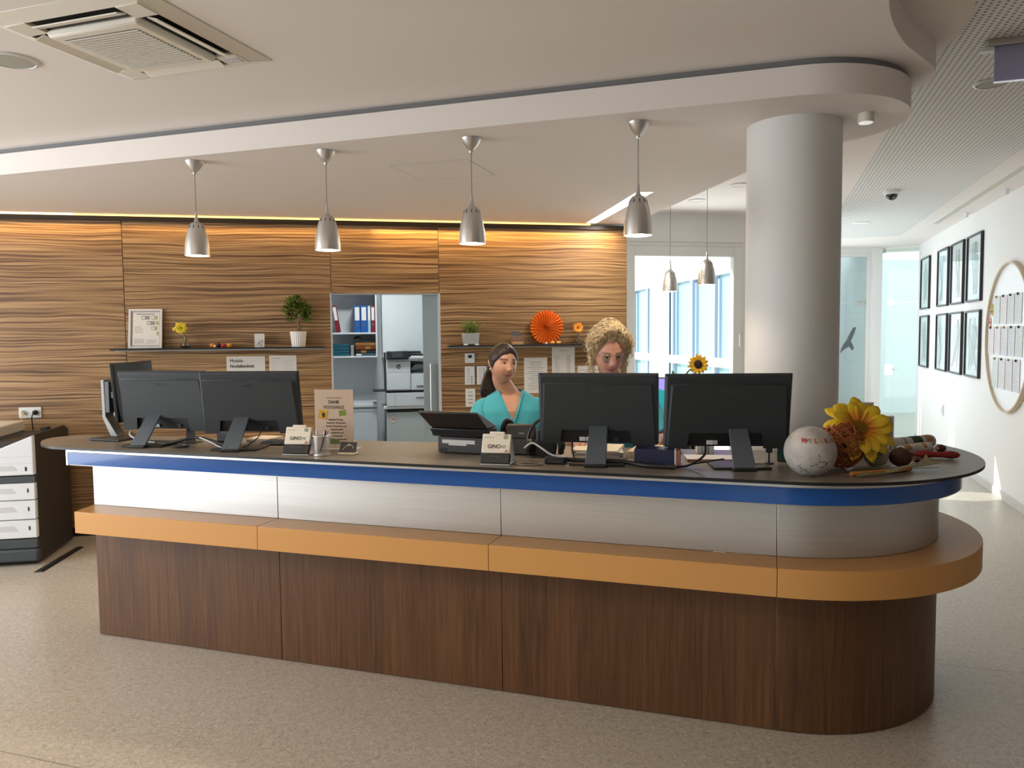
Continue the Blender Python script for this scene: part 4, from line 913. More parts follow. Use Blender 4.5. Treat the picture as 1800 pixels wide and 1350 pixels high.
# ------------------------------------------------------------------ monitors
TZ = 1.0797
MONB = M('monitor back', (.030, .036, .042), .50, bump=.15, bscale=900)
NECKM = M('monitor stand grey', (.125, .150, .175), .42, .3)
def monitor(label, s, t_, yaw, foot=-.17, tilt=9, neckx=.02):
    t = thing('monitor', label, 'monitor', C(s, t_, TZ), CR + R(yaw), 'monitors on the counter')
    m = Matrix.Translation((0, .0, .24)) @ Matrix.Rotation(R(tilt), 4, 'X')
    def tm(mb): mb.v = [tuple(m @ Vector(p)) for p in mb.v]; return mb
    w, h_ = .27, .163
    hs = tm(MB().add([(-w, 0, -h_), (w, 0, -h_), (w, 0, h_), (-w, 0, h_), (-w + .012, -.014, -h_ + .004), (w - .012, -.014, -h_ + .004), (w - .012, -.014, h_ - .012), (-w + .012, -.014, h_ - .012)], [(0, 1, 2, 3), (7, 6, 5, 4), (1, 0, 4, 5), (2, 1, 5, 6), (3, 2, 6, 7), (0, 3, 7, 4)])).build('housing', MONB, t, bevel=.003)
    tm(MB().bx(-w + .006, w - .006, .0002, .0022, -h_ + .012, h_ - .006)).build('screen', M('monitor screen', (.02, .02, .024), .1, emit=(.75, .85, 1.0), estr=.35), t)
    cover = [(-w + .014, -h_ + .006), (-.185, -h_ + .006), (-.175, -.092), (.155, -.092), (.165, -h_ + .006), (w - .014, -h_ + .006), (w - .03, h_ - .05), (-w + .03, h_ - .05)]
    n = len(cover)
    mb = MB(); vs = [(x, -.014, z) for x, z in cover] + [(x * .96, -.034, z * .96 if z > -.1 else z) for x, z in cover]
    mb.add(vs, [tuple(range(n))[::-1], tuple(range(n, 2 * n))] + [((i + 1) % n, i, n + i, n + (i + 1) % n) for i in range(n)][::1])
    rc = tm(mb).build('rear_cover', MONB, t, bevel=.006)
    for x, z in ((-.05, .03), (.05, .03), (-.05, -.07), (.05, -.07)): tm(MB().cyl((0, 0, 0), .0025, .002, 8, Matrix.Translation((x, -.0345, z)) @ Matrix.Rotation(R(90), 4, 'X'))).build('screw', BLACK, rc)
    tm(MB().bx(-.17, .15, -.0155, -.014, -h_ + .012, -.096)).build('port_recess', BLACK, t)
    for x, ww, mt in ((-.085, .028, WPLAS), (-.055, .016, LGREY), (.070, .022, DKGREY)): tm(MB().bx(x, x + ww, -.024, -.015, -h_ + .014, -h_ + .032)).build('connector', mt, t, bevel=.001)
    lo = text('BenQ', .026, M('logo grey', (.050, .054, .058), .3), rc, (0, 0, 0), name='logo_lettering', bold=.0004)
    lo.matrix_local = m @ Matrix.Translation((.0, -.0345, .085)) @ Matrix.Rotation(R(90), 4, 'X')
    nx = neckx
    mb = MB(); vs = []
    for y, z, hw in ((foot, .012, .046), (-.018, .165, .040)): vs += [(nx - hw, y, z), (nx + hw, y, z), (nx + hw, y + .018, z + .006), (nx - hw, y + .018, z + .006)]
    mb.add(vs, [(3, 2, 1, 0), (4, 5, 6, 7), (0, 1, 5, 4), (1, 2, 6, 5), (2, 3, 7, 6), (3, 0, 4, 7)]).build('stand_neck', NECKM, t, bevel=.003)
    MB().bx(nx - .05, nx + .05, foot - .012, foot + .03, 0.0005, .014).build('stand_foot', BLACK, t, bevel=.004)
    MB().bx(nx - .12, nx + .12, foot + .03, .07, .0005, .009).build('stand_base', BLACK, t, bevel=.004)
    return t
monitor('leftmost dark monitor seen from behind on the counter', .435, .085, 7, neckx=-.055)
monitor('second dark monitor from the left, beside the small card stand', .985, .09, 13, neckx=-.045)
monitor('dark monitor hiding the curly haired woman below her mouth', 2.812, .12, 6, neckx=.005, foot=-.175)
monitor('rightmost dark monitor seen from behind, beside the column', 3.37, .15, 14, neckx=.045, foot=-.15)
# turned monitor at the far left, on a column stand
t = thing('turned_monitor', 'monitor seen edge on with a slim column stand at the left end of the counter', 'monitor', C(-.03, .19, TZ), CR)
MB().bx(-.06, .15, -.12, .09, .0005, .014).build('stand_base', M('black stand base', (.018, .015, .013), .45), t, bevel=.003)
MB().add([(.0, -.03, .014), (.055, -.03, .014), (.055, .03, .014), (.0, .03, .014), (-.055, -.03, .12), (-.030, -.03, .13), (-.030, .03, .13), (-.055, .03, .12), (-.058, -.03, .34), (-.034, -.03, .34), (-.034, .03, .34), (-.058, .03, .34)], [(3, 2, 1, 0), (0, 1, 5, 4), (1, 2, 6, 5), (2, 3, 7, 6), (3, 0, 4, 7), (4, 5, 9, 8), (5, 6, 10, 9), (6, 7, 11, 10), (7, 4, 8, 11), (8, 9, 10, 11)]).build('stand_column', M('stand grey', (.16, .155, .145), .4, .5), t, bevel=.003)
MB().bx(-.034, .0, -.028, .028, .15, .33).build('slide_block', BLACK, t, bevel=.003); MB().bx(.0, .07, -.02, .03, .235, .27).build('mount_arm', BLACK, t)
px = Matrix.Translation((.098, .055, .275)) @ Matrix.Rotation(R(110), 4, 'Z') @ Matrix.Rotation(R(-4), 4, 'X')
pan = MB().bx(-.245, .245, -.012, .006, -.165, .165); pan.v = [tuple(px @ Vector(p)) for p in pan.v]; pan.build('housing', BLACK, t, bevel=.003)
rb = MB().add([(-.20, .006, -.12), (.20, .006, -.12), (.20, .006, .15), (-.20, .006, .15), (-.14, .035, -.09), (.14, .035, -.09), (.14, .035, .07), (-.14, .035, .07)], [(3, 2, 1, 0), (4, 5, 6, 7), (0, 1, 5, 4), (1, 2, 6, 5), (2, 3, 7, 6), (3, 0, 4, 7)]); rb.v = [tuple(px @ Vector(p)) for p in rb.v]; rb.build('rear_cover', M('rear cover grey', (.10, .10, .095), .5), t, bevel=.004)
scn = MB().bx(-.235, .235, -.0135, -.012, -.15, .155); scn.v = [tuple(px @ Vector(p)) for p in scn.v]; scn.build('screen', M('dark mirror screen', (.03, .025, .02), .08), t)
# second workplace screen behind, glowing lilac in the gap
t = thing('lit_monitor', 'monitor with a glowing lilac and teal screen behind the gap between the right monitors', 'monitor', C(3.13, 1.28, 0), CR)
MB().bx(-.25, .25, 0, .03, 1.07, 1.395).build('housing', BLACK, t, bevel=.003)
MB().bx(-.242, .242, -.002, 0, 1.08, 1.388).build('screen', M('lilac screen', (.2, .18, .5), .2, emit=(.36, .30, .80), estr=.9), t)
MB().prism([(-.242, 1.08), (.10, 1.08), (-.10, 1.30), (-.242, 1.34)], .002, .003, Matrix.Rotation(R(90), 4, 'X')).build('screen_shape', M('teal screen shape', (.03, .3, .32), .2, emit=(.02, .30, .34), estr=.7), t)
MB().bx(-.03, .03, .0, .05, .77, 1.07).build('stand_neck', BLACK, t); MB().bx(-.12, .12, -.06, .12, .751, .77).build('stand_base', BLACK, t, bevel=.003)
# staff desk that carries it
t = thing('staff_desk', 'grey staff desk behind the counter carrying the lilac screen', 'desk', C(3.18, 1.35, 0), CR)
MB().bx(-.20, .20, -.38, .20, .725, .75).build('desk_top', LGREY, t, bevel=.002)
for x in (-.17, .17):
    for y in (-.35, .17): MB().bx(x - .02, x + .02, y - .02, y + .02, 0, .725).build('leg', STEEL, t)

# ------------------------------------------------------------------ small things on the counter
def cthing(name, label, cat, s, t_, rz=0.0, group=None, z=TZ): return thing(name, label, cat, C(s, t_, z), CR + R(rz), group)
CREAM = M('cream card', (.80, .70, .55), .6)
RED = M('red print', (.5, .03, .03), .6)
def gino(label, s, t_, rz):
    t = cthing('terminal_stand', label, 'card stand', s, t_, rz, 'card terminal stands')
    m = Matrix.Rotation(R(-20), 4, 'X')
    def tm(mb): mb.v = [tuple(m @ Vector(p) + Vector((0, 0, .004))) for p in mb.v]; return mb
    tm(MB().bx(-.066, .066, -.004, .006, .048, .135)).build('card_face', M('cream white plastic', (.84, .77, .66), .45), t, bevel=.004)
    tm(MB().bx(-.034, .034, -.002, .008, .135, .146)).build('tab', MATS['cream white plastic'], t, bevel=.002)
    tm(MB().bx(-.068, .068, -.007, .012, .0, .047)).build('lower_band', BLACK, t, bevel=.004)
    tm(MB().bx(-.035, .03, -.0085, -.006, .028, .036)).build('slot', DKGREY, t)
    MB().add([(.045, .055, .13), (.066, .055, .13), (.066, .11, .006), (.045, .11, .006), (.045, .042, .125), (.066, .042, .125), (.066, .092, .006), (.045, .092, .006)], [(0, 1, 2, 3), (7, 6, 5, 4), (0, 4, 5, 1), (1, 5, 6, 2), (2, 6, 7, 3), (3, 7, 4, 0)]).build('rear_leg', LGREY, t, bevel=.004)
    MB().add([(-.066, .055, .13), (-.045, .055, .13), (-.045, .11, .006), (-.066, .11, .006), (-.066, .042, .125), (-.045, .042, .125), (-.045, .092, .006), (-.066, .092, .006)], [(0, 1, 2, 3), (7, 6, 5, 4), (0, 4, 5, 1), (1, 5, 6, 2), (2, 6, 7, 3), (3, 7, 4, 0)]).build('rear_leg', LGREY, t, bevel=.004)
    MB().bx(-.066, .07, -.012, .105, .0005, .005).build('base_plate', LGREY, t, bevel=.001)
    rot = (R(90) + R(-20) * -1 * -1, 0, 0)
    def tx(s_, size, mat, x, z, **k):
        o = text(s_, size, mat, t, (0, 0, 0), **k); o.matrix_local = Matrix.Translation((0, 0, .004)) @ m @ Matrix.Translation((x, -.0046, z)) @ Matrix.Rotation(R(90), 4, 'X'); return o
    tx('GINO', .024, INK, -.008, .070, bold=.0003)
    tx('A1', .016, RED, .050, .053, bold=.0004, shear=.2)
    for k in range(3): tm(MB().tube([(.024 + .006 * k + .005 * math.cos(a), -.0048, .078 + (.006 + .002 * k) * math.sin(a)) for a in (-.9, -.45, 0, .45, .9)], .0009, 5)).build('wave_mark', M('green mark', (.10, .16, .08), .6), t)
    tm(MB().tube([(.042 + .009 * math.cos(a), -.0048, .121 + .009 * math.sin(a)) for a in [2 * PI * k / 14 for k in range(15)]], .0011, 5)).build('emblem_ring', MATS['green mark'], t)
    tm(MB().prism([(.037, .118), (.047, .118), (.042, .126)], .0045, .0055, Matrix.Rotation(R(90), 4, 'X'))).build('emblem_leaf', MATS['green mark'], t)
    tm(MB().bx(-.056, -.012, -.0047, -.004, .117, .121)).build('caption', LINK, t)
gino('small cream GINO card terminal stand between the left monitor and the pen cup', 1.362, -.085, 8)
gino('small cream GINO card terminal stand in front of the telephone', 2.395, -.105, 4)
# pen cup
t = cthing('pen_cup', 'round wire mesh pen cup with pens beside the peppermint sign', 'pen holder', 1.492, -.06)
cup_m = bpy.data.materials.new('wire mesh'); cup_m.use_nodes = True; nt_ = cup_m.node_tree; p_ = nt_.nodes['Principled BSDF']; p_.inputs['Base Color'].default_value = (.52, .50, .47, 1); p_.inputs['Metallic'].default_value = .8; p_.inputs['Roughness'].default_value = .35; p_.inputs['Alpha'].default_value = .34
MB().lathe([(.037, .004), (.040, .095)], 32, cap=False).build('mesh_wall', cup_m, t, smooth=60)
MB().lathe([(.0385, .0005), (.0395, .003), (.0385, .008), (.001, .008)], 32).build('base', SILVER, t, smooth=40)
MB().tube([(.041 * math.cos(a), .041 * math.sin(a), .096) for a in [2 * PI * k / 28 for k in range(29)]], .0026, 6).build('rim', SILVER, t, smooth=60)
for k, (a, b, r_, mt, nm) in enumerate((((-.005, -.01, .012), (.024, .0, .122), .0055, M('maroon pen', (.06, .012, .014), .35), 'maroon ballpoint pen leaning in the mesh cup'), ((-.018, .01, .012), (.036, .012, .128), .0035, WPLAS, 'white slim pen leaning in the mesh cup'), ((-.03, 0, .012), (-.031, .012, .122), .004, LGREY, 'pale pen standing upright in the mesh cup'))):
    q = cthing('pen', nm, 'pen', 1.492, -.06, 0, 'pens in the mesh cup')
    a, b = Vector(a), Vector(b); MB().tube([a, a + (b - a) * .12, b - (b - a) * .05, b], [.001, r_, r_, r_ * .5], 10).build('barrel', mt, q, smooth=60)
    MB().box(a + (b - a) * .84 + Vector((0, -r_ - .001, 0)), (.003, .002, .030), (0, math.atan2((b - a).x, (b - a).z), 0)).build('clip', SILVER, q)
# peppermint sign in an acrylic stand
t = cthing('sign_holder', 'upright pinkish DANK PFEFFERMINZE sheet in a clear acrylic stand', 'sign', 1.455, .115, 10)
PINK = M('pink paper', (.80, .62, .50), .7)
sh = MB().bx(-.098, .105, -.001, .001, .006, .306).build('sheet', PINK, t)
MB().bx(-.10, .108, -.0032, -.0018, .0, .308).build('acrylic_front', glass('clear acrylic', (.985, .985, .98)), t); MB().bx(-.10, .115, -.004, .075, .0005, .003).build('acrylic_foot', M('pale acrylic foot', (.62, .58, .52), .25), t)
DG = M('dark green ink', (.03, .06, .03), .7); DI = M('dark brown ink', (.06, .05, .035), .7)
text('DANK', .024, DG, sh, (.004, -.0014, .235), bold=.0005, sx=.85); text('PFEFFERMINZE', .024, DG, sh, (.004, -.0014, .208), sx=.70)
for k, ln in enumerate(('Kühlende Wirkung', 'Natürlicher Wachmacher', 'Fördert Konzentration und', 'Aufmerksamkeit', 'Antiseptisch und', 'krampflösend', 'Erkältung und Schnupfen', 'Schmerzen und Migräne')):
    text(ln, .0122, DI, sh, (.012 + .0015 * k, -.0014, .150 - k * .0165), sx=.80, bold=.0002)
MB().bx(-.035, .045, -.0018, -.0012, .263, .2655).build('caption_line', DI, sh)
for nm, x, z, w_, h_, rz_, col in (('photo_yellow', -.055, .180, .046, .046, 12, (.72, .42, .03)), ('photo_green', .048, .188, .036, .028, -10, (.24, .32, .05))):
    ph = MB().box((0, 0, 0), (w_, .0008, h_)).build(nm, M(nm, col, .5, var=.35, vscale=60), sh, loc=(x, -.0018, z), rot=(0, R(rz_), 0))
MB().ball((-.052, -.0026, .178), (.008, .0008, .013), 12, 6).build('photo_motif', BLACK, sh)
MB().bx(-.02, .030, -.0022, -.0014, .030, .056).build('photo_leaves', M('leaf print', (.14, .22, .05), .6, var=.4, vscale=90), sh)
# business cards
t = cthing('card_holder', 'dark business card with white squiggle on a small cream holder', 'card', 1.60, .0, 6)
MB().bx(-.045, .045, -.02, .03, .0005, .010).build('holder', M('clear holder', (.78, .68, .50), .4), t, bevel=.003)
cd = MB().box((0, .006, .034), (.086, .003, .052), (R(-24), 0, 0)).build('card', M('charcoal card', (.055, .048, .042), .5), t)
sq_ = MB().tube(spline([(-.026, -.0045, .022), (-.008, .002, .040), (.006, .006, .050), (.010, .003, .042), (.0, .002, .042), (.018, .004, .045), (.030, -.002, .03)], 5), .0012, 5); sq_.build('squiggle', WPLAS, cd, smooth=60)
# terminal with tilted screen
t = cthing('desk_terminal', 'black desk terminal with a wide tilted screen in front of the smiling woman', 'terminal', 2.135, .165, -4)
MB().bx(-.125, .125, -.02, .16, .004, .082).build('base_body', M('terminal grey', (.050, .050, .055), .5), t, bevel=.005)
MB().bx(-.10, .075, -.0215, -.02, .05, .068).build('type_label', LGREY, t); MB().bx(-.065, .03, -.022, -.02, .041, .052).build('type_label', LGREY, t)
for x in (-.11, -.09): MB().bx(x, x + .014, -.0215, -.02, .012, .026).build('port', BLACK, t)
MB().add([(-.148, -.03, .085), (.14, -.03, .085), (.14, .10, .085), (-.148, .10, .085), (-.158, -.045, .125), (.15, -.045, .125), (.15, .08, .128), (-.158, .08, .128)], [(3, 2, 1, 0), (4, 5, 6, 7), (0, 1, 5, 4), (1, 2, 6, 5), (2, 3, 7, 6), (3, 0, 4, 7)]).build('hinge_block', BLACK, t, bevel=.006)
MB().add([(-.150, -.038, .127), (.15, -.038, .127), (.15, .09, .127), (-.150, .09, .127), (-.20, -.085, .205), (.115, -.085, .205), (.115, -.072, .212), (-.20, -.072, .212)], [(3, 2, 1, 0), (4, 5, 6, 7), (0, 1, 5, 4), (1, 2, 6, 5), (2, 3, 7, 6), (3, 0, 4, 7)]).build('screen_housing', M('terminal brown black', (.016, .012, .010), .4), t, bevel=.005)
# telephone with handset
t = cthing('desk_telephone', 'black desk telephone with curved handset cradle beside the terminal', 'telephone', 2.415, .24, 6)
MB().add([(-.09, -.06, .001), (.10, -.06, .001), (.10, .14, .001), (-.09, .14, .001), (-.09, -.03, .10), (.09, -.03, .10), (.09, .14, .03), (-.09, .14, .03)], [(3, 2, 1, 0), (4, 5, 6, 7), (0, 1, 5, 4), (1, 2, 6, 5), (2, 3, 7, 6), (3, 0, 4, 7)]).build('body', BLACK, t, bevel=.008)
MB().add([(-.08, -.045, .075), (.075, -.045, .075), (.075, .0, .075), (-.08, .0, .075), (-.075, -.02, .142), (.068, -.02, .142), (.068, .012, .146), (-.075, .012, .146)], [(3, 2, 1, 0), (4, 5, 6, 7), (0, 1, 5, 4), (1, 2, 6, 5), (2, 3, 7, 6), (3, 0, 4, 7)]).build('display_back', M('phone charcoal', (.030, .029, .028), .45), t, bevel=.010)
MB().bx(-.01, .015, -.036, -.030, .100, .105).build('badge', M('blue grey badge', (.35, .40, .55), .3), t)
MB().tube(spline([(-.10, .02, .09), (-.095, .015, .13), (-.08, .02, .155), (-.06, .04, .14)]), .014, 10).build('handset', BLACK, t, smooth=60)
# headset
t = cthing('headset', 'black telephone headset hoop standing beside the telephone', 'headset', 2.52, .17, 12)
MB().tube([(-.055 + .085 - .085 * math.cos(a), 0, .055 + .125 * math.sin(a)) for a in [PI * (-.05 + 1.1 * k / 26) for k in range(27)]], .0075, 8).build('headband', M('headband', (.022, .020, .019), .35), t, smooth=60)
MB().lathe([(.036, 0), (.040, .012), (.034, .026)], 22, mx=Matrix.Translation((-.058, 0, .048)) @ Matrix.Rotation(R(90), 4, 'Y')).build('ear_pad', BLACK, t, smooth=40)
MB().lathe([(.036, 0), (.040, .012), (.034, .026)], 22, mx=Matrix.Translation((.09, 0, .048)) @ Matrix.Rotation(R(90), 4, 'Y')).build('ear_pad', BLACK, t, smooth=40)
MB().prism([(-.01, .0), (.075, .0), (.085, .05), (.045, .115), (.01, .135), (-.012, .12)], -.03, .02, Matrix.Rotation(R(90), 4, 'X')).build('charging_stand', BLACK, t, bevel=.006)
MB().bx(-.03, .09, -.03, .04, .0003, .008).build('stand_base', BLACK, t, bevel=.003)
# cables
def cable(label, pts, r_, mat, name='cable'):
    o = MB().tube(spline([tuple(C(*p)) for p in pts], 8), r_, 7).build(name, mat, None, smooth=60); return tag(o, label, 'cable')
z = TZ
cable('pale grey cable arching over the counter right of the card terminal', [(2.47, .10, z + .05), (2.53, .02, z + .085), (2.58, -.01, z + .07), (2.63, -.01, z + .04), (2.69, .0, z + .03)], .0045, LGREY)
cable('coiled grey brown cable lying on the counter before the black power brick', [(2.47, -.07, z + .004), (2.53, -.10, z + .004), (2.60, -.075, z + .004), (2.57, -.04, z + .004), (2.50, -.05, z + .004)], .0035, M('brown grey cable', (.20, .16, .13), .5))
cable('black cable dropping from the middle right monitor', [(2.70, .09, z + .10), (2.71, .05, z + .05), (2.735, .02, z + .01), (2.78, .0, z + .006)], .004, BLACK)
cable('thick black cable looping from the rightmost monitor down to the blue folder', [(3.285, .10, z + .09), (3.28, .06, z + .05), (3.22, .03, z + .012), (3.17, .01, z + .006)], .005, BLACK)
cable('thin black cable lying behind the rightmost monitor foot', [(3.18, .02, z + .006), (3.28, .08, z + .02), (3.36, .13, z + .03)], .003, BLACK)
cable('black cable bundle along the counter between the right monitors', [(2.66, .05, z + .012), (2.80, .03, z + .014), (2.93, .05, z + .012), (3.05, -.01, z + .010), (3.17, -.02, z + .010)], .010, BLACK)
cable('white looping cable from the leftmost monitor', [(.19, .10, z + .08), (.22, .05, z + .045), (.30, .04, z + .02), (.40, .04, z + .010)], .005, LGREY)
cable('black cable hanging below the turned monitor', [(.02, .20, z + .16), (.035, .22, z + .08), (.06, .23, z + .02)], .003, BLACK)
cable('braided black cable bundle behind the left monitor feet', [(.40, .05, z + .01), (.50, .02, z + .012), (.58, .03, z + .03), (.66, .05, z + .045), (.76, .04, z + .035), (.88, .02, z + .012)], .008, BLACK)
cable('white cable strand among the left cables', [(.70, .03, z + .05), (.80, .0, z + .030), (.87, -.01, z + .008), (.93, .01, z + .006)], .004, LGREY)
cable('thin black cable curling from the second monitor', [(1.05, .08, z + .11), (1.05, .05, z + .06), (1.0, .03, z + .02), (.97, .02, z + .008)], .003, BLACK)
# power brick, black stand boxes, mouse, folders
t = cthing('power_brick', 'small black power brick on the counter left of the middle monitor stand', 'adapter', 2.645, -.005, 2); MB().bx(-.046, .046, -.02, .03, .0005, .030).build('case', M('brick black', (.010, .012, .02), .4), t, bevel=.005); MB().bx(-.03, .03, -.021, -.0195, .008, .018).build('type_plate', DKGREY, t)
t = cthing('docking_stand', 'black upright dock standing between the two left monitors', 'dock', .765, .165); MB().bx(-.045, .045, -.03, .03, .012, .085).build('tower', BLACK, t, bevel=.008); MB().bx(-.055, .055, -.04, .04, .0005, .012).build('foot', BLACK, t, bevel=.004); MB().bx(-.022, .008, -.032, -.03, .076, .082).build('status_strip', LGREY, t)
t = cthing('phone_stand', 'slim dark stand leaning behind the leftmost monitor foot', 'stand', .545, .13, 10); MB().add([(-.02, 0, .004), (.02, 0, .004), (.02, .03, .004), (-.02, .03, .004), (-.03, .03, .09), (.01, .03, .09), (.01, .04, .09), (-.03, .04, .09)], [(3, 2, 1, 0), (4, 5, 6, 7), (0, 1, 5, 4), (1, 2, 6, 5), (2, 3, 7, 6), (3, 0, 4, 7)]).build('upright', BLACK, t); MB().bx(-.04, .05, -.02, .05, .0005, .006).build('foot', BLACK, t)
t = cthing('computer_mouse', 'flat black mouse on the counter behind the leftmost monitor foot', 'mouse', .62, -.02, 20); MB().ball((0, 0, .008), (.045, .028, .0075), 20, 10).build('shell', DKGREY, t, smooth=60); MB().ball((.02, 0, .015), (.008, .003, .002), 10, 6).build('wheel', LGREY, t, smooth=60)
t = cthing('keyboard', 'black keyboard lying behind the second monitor from the left', 'keyboard', 1.17, .238, 8); MB().bx(-.20, .20, -.06, .06, .0005, .016).build('case', BLACK, t, bevel=.004)
kk = MB().box((0, 0, 0), (.018, .018, .006)).mesh('key'); kk.materials.append(DKGREY)
for i in range(15):
    for j in range(4):
        k_ = bpy.data.objects.new('key', kk); COL.objects.link(k_); k_.parent = t; k_.location = (-.182 + i * .026, -.04 + j * .026, .018)
def papers(label, s, t_, rz, w_, d_, n, col, z0=0.0, lift=0.0):
    t = cthing('paper_stack', label, 'papers', s, t_, rz, z=TZ + z0)
    for k in range(n):
        MB().box((rnd.uniform(-.006, .006), rnd.uniform(-.006, .006), .001 + k * .0032), (w_, d_, .0028), (0, 0, rnd.uniform(-.12, .12))).build('sheet_bundle', M('paper %s %d' % (label[:4], k), tuple(min(.9, c * rnd.uniform(.85, 1.1)) for c in col), .7), t)
    return t
papers('loose pile of white papers on the counter under the middle right monitor', 2.765, .36, 8, .22, .24, 9, (.80, .74, .62))
papers('stack of printed magazines behind the middle monitor stand', 3.03, .36, -6, .19, .26, 10, (.66, .50, .34))
papers('white letter trays pile behind the second monitor on the left', 1.20, .378, 6, .28, .11, 5, (.82, .74, .58))
papers('pile of beige leaflets behind the leftmost monitors', .90, .31, 5, .14, .14, 7, (.74, .66, .50))
t = cthing('blue_file_box', 'dark blue file box standing on the counter between the right monitors', 'box', 3.085, .06, 4); MB().bx(-.098, .072, -.03, .08, .0005, .074).build('box', M('navy card', (.022, .024, .07), .5), t, bevel=.003)
MB().bx(.073, .081, -.03, .08, .0005, .075).build('divider', LGREY, t); MB().bx(.082, .096, -.028, .078, .0005, .073).build('red_file', M('brick red card', (.42, .12, .08), .6), t)
for k, (x, col, hh, nm) in enumerate(((3.235, (.78, .76, .70), .085, 'white slim file leaning behind the rightmost monitor'), (3.262, (.70, .66, .56), .080, 'cream file in the row behind the rightmost monitor'), (3.29, (.74, .70, .62), .082, 'pale file in the row behind the rightmost monitor, third'), (3.415, (.40, .02, .06), .095, 'crimson file right of the monitor stand'))):
    t = cthing('upright_file', nm, 'file', x, .43, 10); MB().bx(-.012, .012, 0, .10, .0005, hh).build('cover', M('file %d' % k, col, .6), t, bevel=.002); MB().bx(-.008, .008, -.001, 0, hh * .3, hh * .8).build('spine_label', PAPER, t)
t = cthing('pink_booklet', 'pink and white booklet lying behind the rightmost monitor', 'booklet', 3.30, .27, 12); MB().bx(-.11, .12, -.05, .07, .0005, .010).build('pages', M('pink card', (.62, .30, .28), .6), t); MB().bx(-.115, .125, -.055, .075, .010, .013).build('cover', M('booklet white', (.80, .74, .68), .5), t)
t = cthing('usb_hub', 'small pale usb adapter with a silver stick right of the monitor', 'adapter', 3.50, .18, 20); MB().bx(-.03, .03, -.012, .012, .0005, .016).build('case', CREAM, t, bevel=.003); MB().tube([(-.02, -.02, .004), (.02, -.06, .004)], .004, 8).build('stick', LGREY, t)
t = cthing('webcam', 'small black webcam on a stalk beside the rightmost monitor', 'webcam', 3.545, .23); MB().bx(-.014, .014, -.014, .014, .05, .082).build('head', BLACK, t, bevel=.004); MB().tube([(0, 0, .004), (0, 0, .052)], .004, 8).build('stalk', BLACK, t); MB().lathe([(.022, .0005), (.02, .006)], 16).build('foot', BLACK, t)
t = cthing('green_pen_box', 'dark green pen box with a bright green marker behind the ceramic ball', 'pen holder', 3.612, .33); MB().bx(-.032, .032, -.03, .03, .0005, .088).build('box', M('dark green plastic', (.012, .05, .04), .35), t, bevel=.004); MB().bx(-.034, .036, -.033, .033, .088, .093).build('rim', M('lime edge', (.30, .36, .05), .4), t)
MB().tube([(.01, 0, .09), (.020, 0, .125)], [.009, .005], 10).build('marker', M('neon green', (.06, .75, .10), .4), t, smooth=50)

# ------------------------------------------------------------------ autumn decoration on the rounded end
t = cthing('ceramic_ball', 'cracked white ceramic ball with coloured painted letters on the counter end', 'ornament', 3.70, .005, 10)
cer, nt_, p_, tc_ = nodes('crackled ceramic', .55)
vo = nt_.nodes.new('ShaderNodeTexVoronoi'); vo.feature = 'DISTANCE_TO_EDGE'; vo.inputs['Scale'].default_value = 13
dn_ = tnoise(nt_, tc_.outputs['Object'], 22, 3); ad = nt_.nodes.new('ShaderNodeVectorMath'); ad.operation = 'MULTIPLY_ADD'; ad.inputs[1].default_value = (.05, .05, .05)
nt_.links.new(dn_.outputs['Color'], ad.inputs[0]); nt_.links.new(tc_.outputs['Object'], ad.inputs[2]); nt_.links.new(ad.outputs[0], vo.inputs['Vector'])
ms = tnoise(nt_, tc_.outputs['Object'], 7, 2)
ck = math_(nt_, 'MULTIPLY', math_(nt_, 'LESS_THAN', vo.outputs['Distance'], .012), math_(nt_, 'GREATER_THAN', ms.outputs['Fac'], .52))
rp_ = ramp(nt_, [(.35, (.38, .355, .33)), (.65, (.55, .52, .49))]); nt_.links.new(tnoise(nt_, tc_.outputs['Object'], 14, 4).outputs['Fac'], rp_.inputs[0])
mx_ = nt_.nodes.new('ShaderNodeMix'); mx_.data_type = 'RGBA'; mx_.inputs[7].default_value = (.07, .06, .055, 1); nt_.links.new(ck, mx_.inputs[0]); nt_.links.new(rp_.outputs[0], mx_.inputs[6]); nt_.links.new(mx_.outputs[2], p_.inputs['Base Color'])
BR = .101
prof = [(.045, .0005)] + [(BR * math.sin(a), .094 - BR * math.cos(a)) for a in [R(27 + (180 - 27) * k / 24) for k in range(1, 25)]]
bl = MB().lathe(prof, 48).build('ball', cer, t, smooth=60)
for k, ch in enumerate('WILLKOMM'):
    az = R(-28 + k * 14.5); el = R(27 - .02 * (k - 3) ** 2)
    nrm = Vector((math.sin(az) * math.cos(el), -math.cos(az) * math.cos(el), math.sin(el)))
    lo = text(ch, .026, M('letter %d' % (k % 4), ((.45, .05, .05), (.35, .28, .26), (.50, .12, .05), (.42, .36, .10))[k % 4], .7), bl, (0, 0, 0), name='letter', bold=.0012)
    xx = Vector((math.cos(az), math.sin(az), 0)); yy = nrm.cross(xx)
    mm = Matrix((( xx.x, yy.x, nrm.x, 0), (xx.y, yy.y, nrm.y, 0), (xx.z, yy.z, nrm.z, 0), (0, 0, 0, 1)))
    lo.matrix_local = Matrix.Translation(Vector((0, 0, .094)) + nrm * (BR + .0006)) @ mm @ Matrix.Rotation(R(-6 + 4 * k), 4, 'Z')
